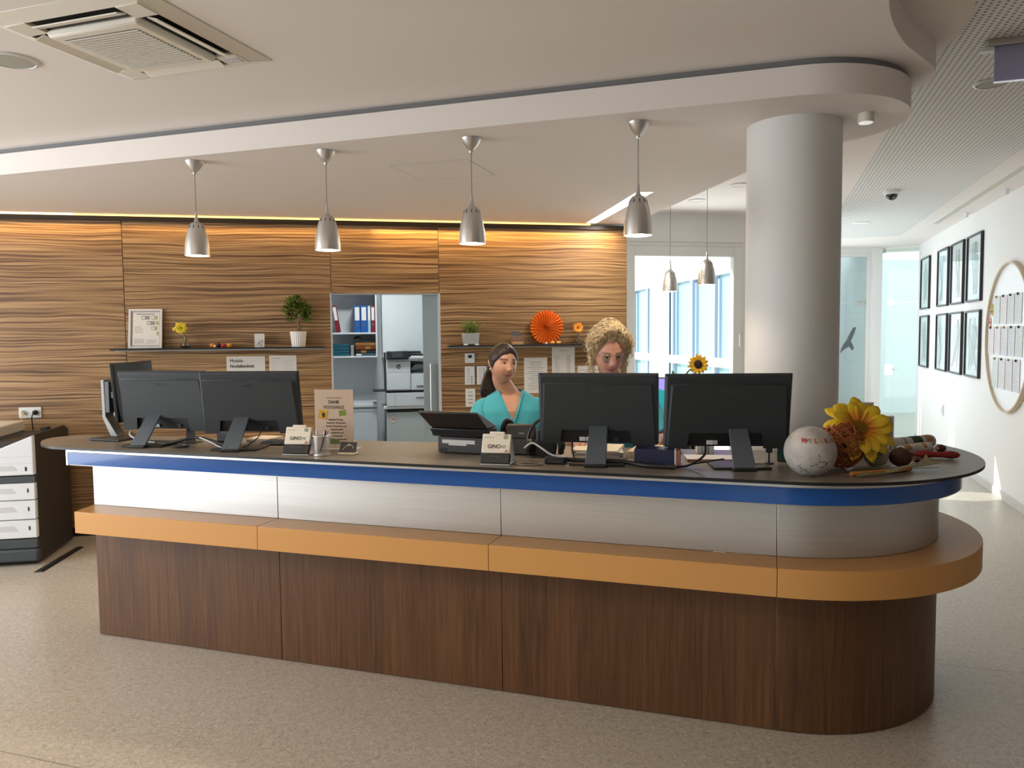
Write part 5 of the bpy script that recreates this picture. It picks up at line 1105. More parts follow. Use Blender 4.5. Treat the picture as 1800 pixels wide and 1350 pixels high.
def wicker(label, s, t_, r_, n, rad, mat, seed, name='wicker_ball'):
    t = cthing(name, label, 'wicker ball', s, t_)
    q = random.Random(seed)
    for g in range(3):
        mb = MB()
        for k in range(n // 3):
            ax = Vector((q.gauss(0, 1), q.gauss(0, 1), q.gauss(0, 1))).normalized(); a = ax.orthogonal().normalized(); b = ax.cross(a); off = q.uniform(-.35, .35); rr_ = r_ * q.uniform(.84, 1.0); wv = q.uniform(0, 6)
            c = math.sqrt(1 - off * off)
            mb.tube([Vector((0, 0, r_)) + (ax * (off + .05 * math.sin(3 * u + wv)) + (a * math.cos(u) + b * math.sin(u)) * c) * rr_ for u in [2 * PI * j / 26 for j in range(27)]], rad, 5)
        mb.build('withes', mat, t, smooth=60)['kind'] = 'stuff'
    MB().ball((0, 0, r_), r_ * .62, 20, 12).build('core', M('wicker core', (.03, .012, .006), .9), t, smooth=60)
wicker('large orange brown wicker ball behind the ceramic ball', 3.83, .19, .100, 60, .0022, M('rust withe', (.36, .105, .035), .5, var=.3, vscale=30), 3)
wicker('small grey beige wicker ball right of the large wicker ball', 3.975, .27, .050, 48, .0022, M('grey withe', (.40, .35, .28), .6), 8)
t = cthing('sunflower', 'big artificial yellow sunflower resting on the wicker balls', 'flower', 3.90, .26)
def petals(t, c, nrm, r_, n, wd, mat_a, layers, cup):
    nrm = Vector(nrm).normalized(); a = nrm.orthogonal().normalized(); b = nrm.cross(a); q = random.Random(2)
    for l in range(layers):
        for k in range(n):
            an = 2 * PI * (k + .5 * l) / n + q.uniform(-.1, .1); d = a * math.cos(an) + b * math.sin(an)
            mb = MB(); petal_leaf(mb, Vector(c) + d * r_ * .16, d + nrm * (cup + .28 * l + q.uniform(-.1, .1)), r_ * (.86 - .18 * l) * q.uniform(.88, 1.08), wd, nrm, 9, .22)
            mb.build('petal', mat_a, t, smooth=60, solid=.0012)
pt, nt_, p_, tc_ = nodes('sunflower petal', .5)
ln_ = nt_.nodes.new('ShaderNodeVectorMath'); ln_.operation = 'DISTANCE'; ln_.inputs[1].default_value = (.0, -.06, .175); nt_.links.new(tc_.outputs['Object'], ln_.inputs[0])
rp_ = ramp(nt_, [(.030, (.60, .16, .01)), (.062, (.72, .30, .012)), (.085, (.78, .52, .02))]); nt_.links.new(ln_.outputs['Value'], rp_.inputs[0]); nt_.links.new(rp_.outputs[0], p_.inputs['Base Color'])
FN = Vector((.28, -.75, .55))
petals(t, (0, -.05, .170), FN, .150, 13, .028, pt, 2, .10)
ce = MB(); q = random.Random(4); FNn = FN.normalized(); fa = FNn.orthogonal().normalized(); fb = FNn.cross(fa)
for k in range(150):
    rr_ = .032 * math.sqrt(k / 150); an = k * 2.39996; p0 = Vector((0, -.05, .170)) + (fa * math.cos(an) + fb * math.sin(an)) * rr_
    ce.tube([p0, p0 + FNn * (.016 + .006 * q.random())], [.0022, .0012], 4)
ce.build('flower_centre', M('ochre florets', (.48, .27, .02), .7), t)['kind'] = 'stuff'
MB().tube(spline([(0, -.045, .162), (.0, .02, .12), (.01, .08, .06), (.01, .13, .006)]), .005, 8).build('stem', STEM, t, smooth=60)
t = cthing('coconut_ball', 'dark brown fibrous ball in front of the birch logs', 'ornament', 4.072, .295); MB().ball((0, 0, .041), (.045, .045, .0405), 24, 14).build('shell', M('brown fibre', (.07, .028, .022), .85, bump=.8, bscale=160), t, smooth=60); MB().lathe([(.006, .080), (.004, .084)], 10).build('eye', M('dark eye', (.02, .01, .01), .8), t)
BARK = M('birch bark', (.62, .58, .53), .7, var=.25, vscale=25); BARKB = M('birch ochre patch', (.42, .22, .09), .7)
def log(label, s, t_, rz, L, r_, z0=0.0, patches=()):
    t = cthing('birch_log', label, 'birch log', s, t_, rz, 'birch logs on the counter end', z=TZ + z0)
    m = Matrix.Rotation(R(90), 4, 'Y')
    MB().lathe([(r_ * .3, -L / 2 - .001), (r_ * .96, -L / 2), (r_, -L / 2 + .006), (r_ * 1.03, 0), (r_, L / 2 - .006), (r_ * .96, L / 2), (r_ * .3, L / 2 + .001)], 24, mx=Matrix.Translation((0, 0, r_ * 1.03)) @ m).build('bark', BARK, t, smooth=50)
    for k, (x, w_, mt) in enumerate(patches):
        MB().grid(lambda u, v: (x + w_ * (u - .5), r_ * 1.035 * math.cos(PI * (1.05 + .55 * v)) * 1.0, r_ * 1.03 - r_ * 1.04 * math.sin(PI * (1.05 + .55 * v)) * 1.0), 6, 8).build('patch', mt, t, smooth=60, solid=.0008)
    return t
DGP = M('dark green patch', (.03, .07, .035), .7)
log('larger white birch log with a dark green patch at the back', 4.185, .835, 44, .34, .030, patches=((.04, .07, DGP), (.125, .045, BARKB), (-.045, .015, M('grey band', (.30, .28, .26), .7))))
log('smaller birch log with brown bands lying in front of the larger one', 4.19, .68, 46, .21, .024, patches=((-.07, .045, BARKB), (.05, .02, BARKB)))
def flatleaf(name, label, s, t_, rz, L, wd, mat, z0=0.002, bend=-.05, cat='leaf'):
    t = cthing(name, label, cat, s, t_, rz, z=TZ + z0)
    mb = MB(); leaf(mb, (-L / 2, 0, 0.004), (1, 0, 0.02), L, wd, Vector((0, 0, 1)), 9, bend); mb.build('blade', mat, t, smooth=60, solid=.0015)
    MB().tube([(-L / 2 - .03, 0, .003), (-L / 2, 0, .004), (L * .3, 0, .008)], .0012, 5).build('midrib', M('midrib', (.16, .12, .05), .7), t)
    return t
t = cthing('red_pepper_pod', 'dried red pod lying under the birch logs at the counter end', 'pod', 4.255, .565, 2)
MB().lathe([(.002, -.09), (.016, -.08), (.024, -.05), (.018, -.01), (.017, .03), (.024, .065), (.016, .09), (.002, .10)], 18, mx=Matrix.Translation((0, 0, .019)) @ Matrix.Scale(.75, 4, (0, 0, 1)) @ Matrix.Rotation(R(90), 4, 'Y')).build('pod', M('dark red felt', (.24, .018, .016), .75), t, smooth=60); MB().tube([(-.09, 0, .019), (-.12, 0, .016)], .004, 6).build('stalk', MATS['stalk'], t)
CH = M('chestnut', (.10, .016, .012), .22)
for k, (s, t_, r_, nm) in enumerate(((4.155, .425, .013, 'small glossy red brown chestnut beside the olive leaves'), (4.315, .765, .021, 'dark chestnut on the counter behind the red pod'))):
    t = cthing('chestnut', nm, 'chestnut', s, t_, 0, 'chestnuts', z=TZ + .001); MB().ball((0, 0, r_ * .9), (r_ * 1.15, r_, r_ * .9), 16, 10).build('nut', CH, t, smooth=60); MB().ball((-r_ * .7, -r_ * .5, r_ * .9), (r_ * .4, r_ * .4, r_ * .4), 10, 6).build('scar', M('nut scar', (.45, .33, .22), .7), t, smooth=60)
t = cthing('beech_husk', 'pale wedge shaped seed husk next to the small chestnut', 'seed', 4.195, .445); MB().add([(-.02, -.012, .001), (.022, -.012, .001), (.015, .014, .001), (0, 0, .036), (-.012, .012, .001)], [(0, 1, 3), (1, 2, 3), (2, 4, 3), (4, 0, 3), (0, 4, 2, 1)]).build('husk', M('pale husk', (.42, .34, .19), .7), t); MB().tube([(0, 0, .034), (.002, 0, .042)], .001, 5).build('tip', MATS['stalk'], t)
t = cthing('acorn', 'pale acorn lying between the red pod and the dark chestnut', 'acorn', 4.335, .685, 30); MB().ball((0, 0, .010), (.020, .010, .010), 14, 8).build('nut', M('acorn tan', (.52, .33, .18), .5), t, smooth=60); MB().ball((-.012, 0, .010), (.012, .0115, .0115), 14, 8).build('cup', M('acorn cup', (.25, .16, .09), .8), t, smooth=60)
t = cthing('orange_candle', 'long slim orange taper lying across the counter end', 'candle', 3.985, .105, 30); MB().tube([(-.165, -.02, .009), (.14, .02, .009)], [.0088, .0075], 14).build('taper', M('orange wax', (.62, .22, .03), .45), t, smooth=50); MB().tube([(.14, .02, .009), (.155, .022, .010)], .001, 5).build('wick', PAPER, t)
OL = M('olive leaf', (.16, .145, .055), .6, var=.3, vscale=30); OL2 = M('pale olive leaf', (.33, .30, .14), .6, var=.25, vscale=30)
flatleaf('dry_leaf', 'broad dark olive leaf lying at the right of the orange taper', 4.13, .22, 22, .28, .026, OL, bend=-.10)
flatleaf('dry_leaf', 'long pale olive leaf nearest to the counter edge', 3.965, .035, 30, .22, .013, OL2)
flatleaf('dry_leaf', 'pale olive leaf crossing over the orange taper', 4.045, .12, 45, .18, .014, OL2, z0=.012)
flatleaf('dry_leaf', 'small pale tip leaf in front of the orange taper', 3.90, .015, 12, .13, .010, OL2)
flatleaf('dry_leaf', 'shadowed olive leaf under the small wicker ball', 3.93, .13, 25, .18, .016, OL)
t = cthing('photo_card', 'framed lilac photo card standing behind the sunflower', 'photo', 3.955, .62, 4); MB().bx(-.048, .052, 0, .004, 0.0005, .245).build('frame', WPLAS, t); MB().bx(-.042, .046, -.001, 0, .012, .238).build('photo', M('lilac photo', (.30, .22, .28), .5), t)
t = cthing('photo_card', 'second smaller photo card right behind the sunflower', 'photo', 4.06, .70, 4); MB().bx(-.04, .045, 0, .004, 0.0005, .175).build('frame', WPLAS, t); MB().bx(-.034, .039, -.001, 0, .012, .168).build('photo', M('grey photo', (.35, .30, .30), .5), t)
# sunflower in a tall vase by the window side
t = thing('vase_sunflower', 'single small sunflower with leaves standing in front of the window', 'flower', C(3.16, .62, TZ - .33), CR)
MB().lathe([(.05, .0), (.055, .01), (.04, .20), (.03, .30), (.034, .31)], 20).build('vase', M('dark glass vase', (.03, .05, .05), .1), t, smooth=50)
t.location = C(3.105, 1.05, .7505)
MB().tube(spline([(0, 0, .28), (-.02, 0, .52), (.0, 0, .66), (.045, -.02, .715), (.07, -.05, .73)]), .0045, 6).build('stem', STEM, t, smooth=60)
sf = MB(); flower_head(sf, (.075, -.06, .733), (.25, -1, .1),   .050, 14, .011, .15, 2); sf.build('petals', M('sun petal', (.80, .45, .02), .5), t, solid=.0008)
MB().ball((.076, -.068, .733), (.022, .012, .024), 16, 10).build('flower_centre', M('dark disc', (.022, .008, .010), .8), t, smooth=60)
ll = MB(); leaf(ll, (-.02, 0, .50), (-.25, 0, 1), .20, .022, Vector((0, -1, .2)), 6, .1); leaf(ll, (-.01, 0, .54), (.35, 0, 1), .09, .022, Vector((0, -1, .2)), 6, .2); leaf(ll, (-.01, 0, .6), (-.1, -.2, 1), .07, .016, Vector((0, -1, .2)), 6, .2)
ll.build('leaves', LEAF, t, solid=.001)

# ------------------------------------------------------------------ picture wall
def rthing(name, label, cat, t_, z, group=None): return thing(name, label, cat, C(WRS - .001, t_, z), CR - PI / 2, group)
FRM = M('black picture frame', (.020, .018, .022), .35)
IMG = [M('print light', (.74, .80, .79), .5), M('print pale green', (.42, .50, .47), .5), M('print grey', (.26, .30, .29), .5)]
PGL = glass('picture glass', (.98, 1, 1), ior=1.12)
COLN = ('farthest', 'second from the far end', 'third from the far end', 'nearest')
for row, (z0, z1, rn) in enumerate(((1.975, 2.725, 'upper'), (1.130, 1.880, 'lower'))):
    for k, t0 in enumerate((8.99, 7.815, 7.02, 6.22)):
        t = rthing('picture_frame', 'black framed drawing, %s in the %s row' % (COLN[k], rn), 'picture frame', t0 + .32, z0, 'framed drawings on the corridor wall')
        w_, h_ = .315, .75
        ring(MB(), -w_, w_, -.03, 0, 0, h_, .022).build('frame', FRM, t, bevel=.002)
        sh = MB().bx(-w_ + .02, w_ - .02, -.012, -.004, .02, h_ - .02).build('sheet', IMG[0], t)
        # a draped torso shape as line work
        q = random.Random(k * 7 + row); sw = q.uniform(.13, .19)
        poly = [(-sw * .5, .14), (sw * .55, .14), (sw * .7, .30), (sw, .46), (sw * .75, .56), (sw * .3, .60), (-sw * .35, .60), (-sw * .8, .55), (-sw, .45), (-sw * .7, .30)]
        MB().prism(poly, .0125, .0135, Matrix.Rotation(R(90), 4, 'X')).build('figure', IMG[2] if k == 0 else IMG[1], sh)
        for j in range(4):
            a, b = q.uniform(-.2, .2), q.uniform(-.2, .2)
            MB().tube(spline([(a, -.0142, .08), ((a + b) / 2 + .04, -.0142, .3), (b, -.0142, .5), (b * .6, -.0142, .66)], 5), .0035, 5).build('contour', IMG[2], sh)
        MB().bx(-w_ + .02, w_ - .02, -.018, -.016, .02, h_ - .02).build('glazing', PGL, t)
# round notice board
t = rthing('notice_board', 'large round white notice board with a beige rim covered with pinned papers', 'notice board', 5.185, .865, None)
BRr = .72; bc = Vector((0, 0, BRr))
mB = Matrix.Translation((0, 0, BRr)) @ Matrix.Rotation(R(90), 4, 'X') @ Matrix.Scale(1.0, 4)
sxm = Matrix.Translation((0, 0, BRr)) @ Matrix.Rotation(R(90), 4, 'X')
MB().lathe([(BRr, .0), (BRr, .045), (BRr - .018, .045), (BRr - .018, .02), (BRr - .018, .0)], 96, mx=sxm, cap=False).build('rim', M('beige rim', (.62, .50, .36), .5), t, smooth=40)
bd_ = MB().lathe([(BRr - .017, .002), (BRr - .017, .018)], 96, mx=sxm).build('board', M('white board', (.84, .86, .88), .3), t)
q = random.Random(21)
def sheet(label, x, z, w_, h_, col=(.72, .74, .76), rz=0.0):
    s_ = rthing('pinned_sheet', label, 'paper', 4.72, .94, 'papers pinned to the round board')
    s_.location = C(WRS - .022, 5.185 - x, .865 + z)
    MB().box((0, -.001, 0), (w_, .001, h_), (0, rz, 0)).build('sheet', M('board paper %.2f%.2f' % (col[0], col[2]), col, .7), s_)
    lm = MB(); lines(lm, -w_ * .4, w_ * .4, -h_ * .42, h_ * .40, max(3, int(h_ / .025)), -.0016, .004, q.randint(0, 99)); ob = lm.build('print_lines', LINK, s_); ob['kind'] = 'stuff'
    for px_, pz_ in ((0, h_ * .47),):
        MB().lathe([(.012, 0), (.012, .012), (.009, .016)], 12, mx=Matrix.Translation((px_, -.002, pz_)) @ Matrix.Rotation(R(90), 4, 'X')).build('magnet', M('dark magnet', (.03, .03, .05), .3) if q.random() < .75 else M('brass magnet', (.45, .30, .10), .3), s_, smooth=40)
rows = ((.99, .28, (-.40, -.17, .06, .29)), (.685, .28, (-.58, -.35, -.12, .11, .34)), (.365, .30, (-.40, -.17, .06, .29)))
W5 = ('first', 'second', 'third', 'fourth', 'fifth', 'sixth')
for r_i, (zc, h_, xs) in enumerate(rows):
    for k, x in enumerate(xs):
        sheet('%s white sheet from the left in the %s row of papers on the round board' % (W5[k], ('top', 'middle', 'bottom')[r_i]), x, zc, .21, h_, (.66 + .10 * q.random(), .70 + .06 * q.random(), .74), q.uniform(-.03, .03))
for nm, x, z, col in (('small yellow butterfly cut-out at the upper left of the round board', -.57, .98, (.55, .40, .04)), ('small pink oval cut-out left on the round board', -.62, .87, (.70, .30, .25))):
    s_ = rthing('paper_cutout', nm, 'cutout', 4.72, .94); s_.location = C(WRS - .022, 5.185 - x, .865 + z)
    MB().prism([(-.045, -.04), (-.01, -.01), (.03, -.05), (.045, .0), (.02, .03), (.045, .08), (.0, .05), (-.02, .10), (-.04, .04)] if 'butterfly' in nm else [(.03 * math.cos(a), .05 * math.sin(a)) for a in [2 * PI * k / 16 for k in range(16)]], .0005, .002, Matrix.Rotation(R(90), 4, 'X')).build('cutout', M('cut %s' % nm[:12], col, .6), s_)
    MB().lathe([(.008, 0), (.008, .008)], 10, mx=Matrix.Translation((0, -.002, 0)) @ Matrix.Rotation(R(90), 4, 'X')).build('magnet', M('dark magnet', (.03, .03, .05), .3), s_)
# bird silhouette on the far glass door
t = thing('bird_decal', 'dark bird of prey silhouette stuck on the far glass door', 'decal', (5.37, EY + .024, 1.47))
MB().prism([(-.11, -.16), (-.05, -.10), (0.0, -.07), (.03, -.05), (.09, -.12), (.11, -.07), (.08, .0), (.06, .03), (.12, .18), (.14, .26), (.09, .25), (.02, .12), (-.02, .03), (-.05, .0), (-.09, -.08)], -.003, .0, Matrix.Rotation(R(90), 4, 'X')).build('silhouette', M('bird grey', (.10, .12, .13), .6), t)
# small wall box low on the right wall
t = rthing('wall_outlet', 'small white outlet low on the bright corridor wall', 'socket', 8.0, .55); MB().bx(-.04, .04, -.02, 0, 0, .14).build('plate', WPLAS, t, bevel=.003); MB().bx(-.02, .02, -.022, -.02, .04, .10).build('insert', LGREY, t)

# ------------------------------------------------------------------ courtyard wing seen through the window
A_, B_ = Vector((2.54, 21.0, 0)), Vector((3.77, 12.58, 0))
dw = (B_ - A_); LW = dw.length; aw = math.atan2(dw.y, dw.x)
t = thing('courtyard_wing', 'bright opposite wing with blue grey framed glazing seen through the window', 'building', A_, aw)
FB = M('blue grey frame', (.36, .45, .60), .5); SWH = M('sunlit render', (.88, .88, .87), .8)
MB().bx(0, LW, -.02, .30, 2.80, 4.9).build('fascia', SWH, t); MB().bx(0, LW, -.06, .30, .0, .50).build('plinth_wall', SWH, t)
MB().bx(0, LW, -.03, .10, 2.66, 2.80).build('head_frame', FB, t); MB().bx(0, LW, -.06, .10, 1.06, 1.22).build('transom', SWH, t)
xs = [0, .9, 1.8, 2.74, 3.75, 5.35, 6.39, 7.44, LW - .05]
for k, x in enumerate(xs): MB().bx(x - .06, x + .06, -.05, .10, .50, 2.66).build('post', FB, t)
PB = M('pale teal pane', (.30, .46, .48), .06, coat=.3)
for k in range(len(xs) - 1):
    for z0, z1 in ((.52, 1.06), (1.22, 2.66)):
        MB().bx(xs[k] + .07, xs[k + 1] - .07, .03, .05, z0, z1).build('pane', PB, t)
    MB().bx(xs[k] + .10, xs[k] + .16, -.01, .03, 1.22, 2.60).build('sash_stile', FB, t)
MB().bx(4.22, 5.24, -.14, -.06, .0, 3.2).build('white_pier', SWH, t)
t = thing('courtyard_paving', 'pale paved courtyard ground outside the window', 'paving', (0, 0, 0)); MB().prism([(1.35, 9.05), (2.9, 9.35), (3.3, 12.0), (1.9, 20.5), (.45, 20.5), (.45, 9.95)], .001, .004).build('paving', M('pale paving', (.7, .7, .68), .8, var=.15, vscale=3), t)
MB().box((1.6, 12.0, .004), (1.2, .02, .002)).build('joint', GREY, t)

# ------------------------------------------------------------------ the two receptionists
def lerp(a, b, u): return a + (b - a) * u
def gs(x, m, s): return math.exp(-((x - m) / s) ** 2)
def head_pt(th, ph, k=1.0, off=0.0):
    """head surface: th around (0 = face direction -y), ph from -pi/2 chin to pi/2 crown; local origin = middle of the head"""
    cx, cy, cz = math.cos(ph) * math.sin(th), -math.cos(ph) * math.cos(th), math.sin(ph)
    front = max(0.0, math.cos(th)) * math.cos(ph)
    x, y, z = .0770 * cx, .0940 * cy, .1150 * cz
    low = max(0.0, -z / .115)
    x *= 1 - .26 * low ** 1.8
    if y > 0: y *= 1 - .20 * low; z *= 1 - .12 * low
    else: y *= 1 + .02 * low
    if z > .02: x *= 1 + .05 * gs(z, .055, .04)
    f = max(0.0, min(1.0, (front - .30) / .35))
    y -= f * .0165 * gs(x, 0, .0118) * (gs(z, -.026, .016) + .42 * gs(z, .0, .022))             # nose
    y -= f * .006 * (gs(x, .012, .007) + gs(x, -.012, .007)) * gs(z, -.030, .009)              # nostril wings
    y += f * .0085 * (gs(x, .031, .015) + gs(x, -.031, .015)) * gs(z, .010, .0125)             # eye sockets
    y -= f * .0045 * (gs(x, .030, .020) + gs(x, -.030, .020)) * gs(z, .030, .008)              # brow
    zz = z - 5.0 * x * x
    y -= f * .0036 * gs(x, 0, .024) * (gs(zz, -.0570, .0050) + gs(zz, -.0680, .0055))            # lips
    y += f * .0035 * gs(x, 0, .026) * gs(zz, -.0625, .0026)
    y -= f * .0070 * gs(x, 0, .022) * gs(z, -.098, .014)                                       # chin
    y -= f * .0045 * (gs(x, .040, .018) + gs(x, -.040, .018)) * gs(z, -.028, .020)             # cheeks
    v = Vector((x, y, z))
    return v + v.normalized() * off
def head_mesh(mb, mx, n=84, m=72):
    s0 = len(mb.v)
    mb.add([mx @ head_pt(0, -PI / 2)], [])
    rows = []
    for j in range(1, m):
        rows.append(len(mb.v)); mb.v += [tuple(mx @ head_pt(2 * PI * i / n, -PI / 2 + PI * j / m)) for i in range(n)]
    mb.v.append(tuple(mx @ head_pt(0, PI / 2))); top = len(mb.v) - 1
    for i in range(n):
        i2 = (i + 1) % n; mb.f.append((s0, rows[0] + i2, rows[0] + i)); mb.f.append((top, rows[-1] + i, rows[-1] + i2))
        for a, b in zip(rows, rows[1:]): mb.f.append((a + i, a + i2, b + i2, b + i))
def limb(mb, pts, n=16):
    """closed tapered limb with rounded ends; pts = (position, radius)"""
    P = [Vector(p) for p, r in pts]; Rr = [r for p, r in pts]
    path_, rad = [], []
    sp = spline(P, 6); 
    for i, q in enumerate(sp):
        u = i / 6; k = min(int(u), len(Rr) - 2); path_.append(q); rad.append(lerp(Rr[k], Rr[k + 1], u - k))
    d0 = (path_[0] - path_[1]).normalized(); d1 = (path_[-1] - path_[-2]).normalized()
    path_ = [path_[0] + d0 * rad[0] * .8, path_[0] + d0 * rad[0] * .5] + path_ + [path_[-1] + d1 * rad[-1] * .5, path_[-1] + d1 * rad[-1] * .8]
    rad = [rad[0] * .35, rad[0] * .8] + rad + [rad[-1] * .8, rad[-1] * .35]
    mb.tube(path_, rad, n)
def loft(rings, n=40, fwd=0.0):
    """rings: (z, half width, half depth, y shift)"""
    vs, fs = [], []
    for z, a, b, y in rings:
        for k in range(n):
            t_ = 2 * PI * k / n; c, s = math.cos(t_), math.sin(t_)
            e = .85
            vs.append((a * math.copysign(abs(c) ** e, c), y + b * math.copysign(abs(s) ** e, s), z))
    for j in range(len(rings) - 1):
        for k in range(n):
            k2 = (k + 1) % n; fs.append((j * n + k, j * n + k2, (j + 1) * n + k2, (j + 1) * n + k))
    fs.append(tuple(range(n - 1, -1, -1))); fs.append(tuple((len(rings) - 1) * n + k for k in range(n)))
    return vs, fs
def hand(mb, wrist, direction, side, palm_n):
    d = Vector(direction).normalized(); nrm = Vector(palm_n); nrm = (nrm - d * nrm.dot(d)).normalized(); x = d.cross(nrm) * side
    w_ = Vector(wrist)
    limb(mb, [(w_, .022), (w_ + d * .04, .026), (w_ + d * .075, .024)], 12)
    limb(mb, [(w_ + d * .045 + x * .016, .015), (w_ + d * .085 + x * .026, .012)], 10); limb(mb, [(w_ + d * .045 - x * .016, .015), (w_ + d * .083 - x * .024, .012)], 10)
    for k, (o, L) in enumerate(((-.028, .060), (-.010, .072), (.009, .068), (.026, .052))):
        b = w_ + d * .082 + x * o; limb(mb, [(b, .0088), (b + d * L * .45 + nrm * .006, .0080), (b + d * L * .75 + nrm * .018, .0072), (b + d * L * .92 + nrm * .030, .0062)], 8)
    b = w_ + d * .025 - x * .024; limb(mb, [(b, .012), (b + d * .03 - x * .022 + nrm * .006, .0105), (b + d * .058 - x * .026 + nrm * .014, .0085)], 8)
def skin_mat(name, base, lip, brow):
    m, nt, p, tc = nodes(name, .45)
    at = nt.nodes.new('ShaderNodeAttribute'); at.attribute_name = 'skin'
    n = tnoise(nt, tc.outputs['Object'], 40, 3); mx = nt.nodes.new('ShaderNodeMix'); mx.data_type = 'RGBA'; mx.blend_type = 'MULTIPLY'; mx.inputs[0].default_value = .12
    nt.links.new(at.outputs['Color'], mx.inputs[6]); nt.links.new(n.outputs['Color'], mx.inputs[7]); nt.links.new(mx.outputs[2], p.inputs['Base Color'])
    p.inputs['Subsurface Weight'].default_value = .12; p.inputs['Subsurface Radius'].default_value = (.012, .005, .003)
    return m
SCRUB = M('teal scrub fabric', (.055, .40, .50), .75, bump=.3, bscale=60, sheen=.2)
def person(label, loc, rz, hgt, head_c, hyaw, hpitch, hroll, arms, base, lip, brow, wide=1.0, lean=0.0):
    """body built standing at the origin facing -y; hgt = shoulder line height"""
    mb = MB(); S = hgt
    def L(z): return lean * max(0.0, (z - .9)) / .4 
    tors = [(S - .50, .150, .110, 0), (S - .42, .160, .112, .0), (S - .33, .140, .098, .0), (S - .24, .150, .104, -.004), (S - .16, .166, .118, -.012), (S - .08, .172, .104, -.004), (S - .03, .150, .082, .006), (S + .005, .112, .064, .014), (S + .025, .075, .054, .018)]
    tors = [(z, a * wide, b * wide, y + L(z)) for z, a, b, y in tors]
    v, f = loft(tors); mb.add(v, f)
    hc = Vector(head_c)
    nb = Vector((0, .016 + L(S), S - .01)); mh = Matrix.Translation(hc) @ Euler((hpitch, hroll, hyaw)).to_matrix().to_4x4()
    limb(mb, [(nb, .066 * wide), (nb.lerp(mh @ Vector((0, .022, -.085)), .45), .056), (mh @ Vector((0, .022, -.085)), .050), (mh @ Vector((0, .02, -.03)), .052)], 24)
    head_mesh(mb, mh)
    for sx in (-1, 1):   # ears
        limb(mb, [(mh @ Vector((sx * .074, .012, -.018)), .008), (mh @ Vector((sx * .079, .016, .004)), .0105), (mh @ Vector((sx * .080, .022, .020)), .009)], 8)
    for sx in (-1, 1):   # legs and feet
        limb(mb, [((sx * .082, .0, S - .46), .098), ((sx * .085, -.005, S - .75), .072), ((sx * .085, -.005, .45), .055), ((sx * .085, .01, .28), .050), ((sx * .085, .012, .09), .034)], 18)
        limb(mb, [((sx * .087, .03, .045), .034), ((sx * .09, -.06, .040), .036), ((sx * .095, -.13, .032), .028)], 12)
    for sx, (el, wr, hd) in zip((-1, 1), arms):
        sh_ = Vector((sx * .150 * wide, .004 + L(S), S - .072)); el, wr = Vector(el), Vector(wr)
        limb(mb, [(sh_ + Vector((-sx * .03, 0, 0)), .046), (sh_, .050), (sh_.lerp(el, .5), .046), (el, .038), (el.lerp(wr, .35), .037), (wr, .024)], 16)
        hand(mb, wr, hd, sx, (0, 0, -1))
    me = mb.mesh('person')
    o = bpy.data.objects.new('person', me); COL.objects.link(o)
    md = o.modifiers.new('r', 'REMESH'); md.mode = 'VOXEL'; md.voxel_size = .0032; md.use_smooth_shade = True
    ms = o.modifiers.new('s', 'SMOOTH'); ms.factor = .4; ms.iterations = 2
    bpy.context.view_layer.update()
    me2 = bpy.data.meshes.new_from_object(o.evaluated_get(bpy.context.evaluated_depsgraph_get())); o.modifiers.clear(); o.data = me2; bpy.data.meshes.remove(me)
    o.name = 'person'; me2.name = 'person'
    me2.materials.clear(); me2.materials.append(skin_mat('skin ' + label[:14], base, lip, brow)); me2.shade_smooth()
    ca = me2.color_attributes.new('skin', 'FLOAT_COLOR', 'POINT'); inv = mh.inverted()
    buf = []
    for vt in me2.vertices:
        c = list(base); q = inv @ vt.co
        if q.y < -.03 and abs(q.x) < .075 and -.125 < q.z < .12:
            zq = q.z - 5.0 * q.x * q.x
            lipm = max(gs(zq, -.0580, .0042) * gs(q.x, 0, .022), gs(zq, -.0668, .0042) * gs(q.x, 0, .019)) if abs(q.x) < .032 else 0
            lipm = min(1, lipm * 1.2)
            seam = gs(zq, -.0625, .0020) * gs(q.x, 0, .030)
            xb = abs(q.x) - .031; bm = 1.25 * gs(q.z, .0310 + .003 - 6 * xb * xb, .0040) * (1 if -.018 < xb < .024 else 0)
            chk = .35 * gs(abs(q.x), .042, .02) * gs(q.z, -.03, .022)
            for i in range(3):
                c[i] = lerp(c[i], (base[0], base[1] * .72, base[2] * .66)[i], chk); c[i] = lerp(c[i], lip[i], lipm * .92); c[i] = lerp(c[i], lip[i] * .35, seam * .8); c[i] = lerp(c[i], brow[i], min(.92, bm))
        buf += [c[0], c[1], c[2], 1]
    ca.data.foreach_set('color', buf)
    o.location = loc; o.rotation_euler = (0, 0, rz); tag(o, label, 'person')
    # eyes
    for sx in (-1, 1):
        ec = Vector((sx * .0310, -.0735, .0095))
        e = MB().ball((0, 0, 0), (.0138, .0088, .0074), 18, 12, mh @ Matrix.Translation(ec)).build('eye', M('eye white', (.72, .68, .64), .15), o, smooth=60)
        MB().ball((0, 0, 0), (.0062, .0022, .0062), 14, 8, mh @ Matrix.Translation(ec + Vector((.001, -.0076, .0006)))).build('iris', M('dark iris', (.030, .020, .014), .08), e, smooth=60)
        MB().tube([mh @ (ec + Vector((sx * u * .0135, -.0068 + .006 * abs(u) ** 2, .0058 - .0052 * u * u))) for u in (-1, -.6, -.2, .2, .6, 1.05)], .0017, 5).build('upper_lashes', M('lash', (.02, .014, .012), .7), e)
        MB().tube([mh @ (ec + Vector((sx * u * .0125, -.0066 + .005 * abs(u) ** 2, -.0056 + .0046 * u * u))) for u in (-1, -.5, 0, .5, 1)], .0010, 5).build('lower_lid', M('lid skin', tuple(c * .55 for c in base), .6), e)
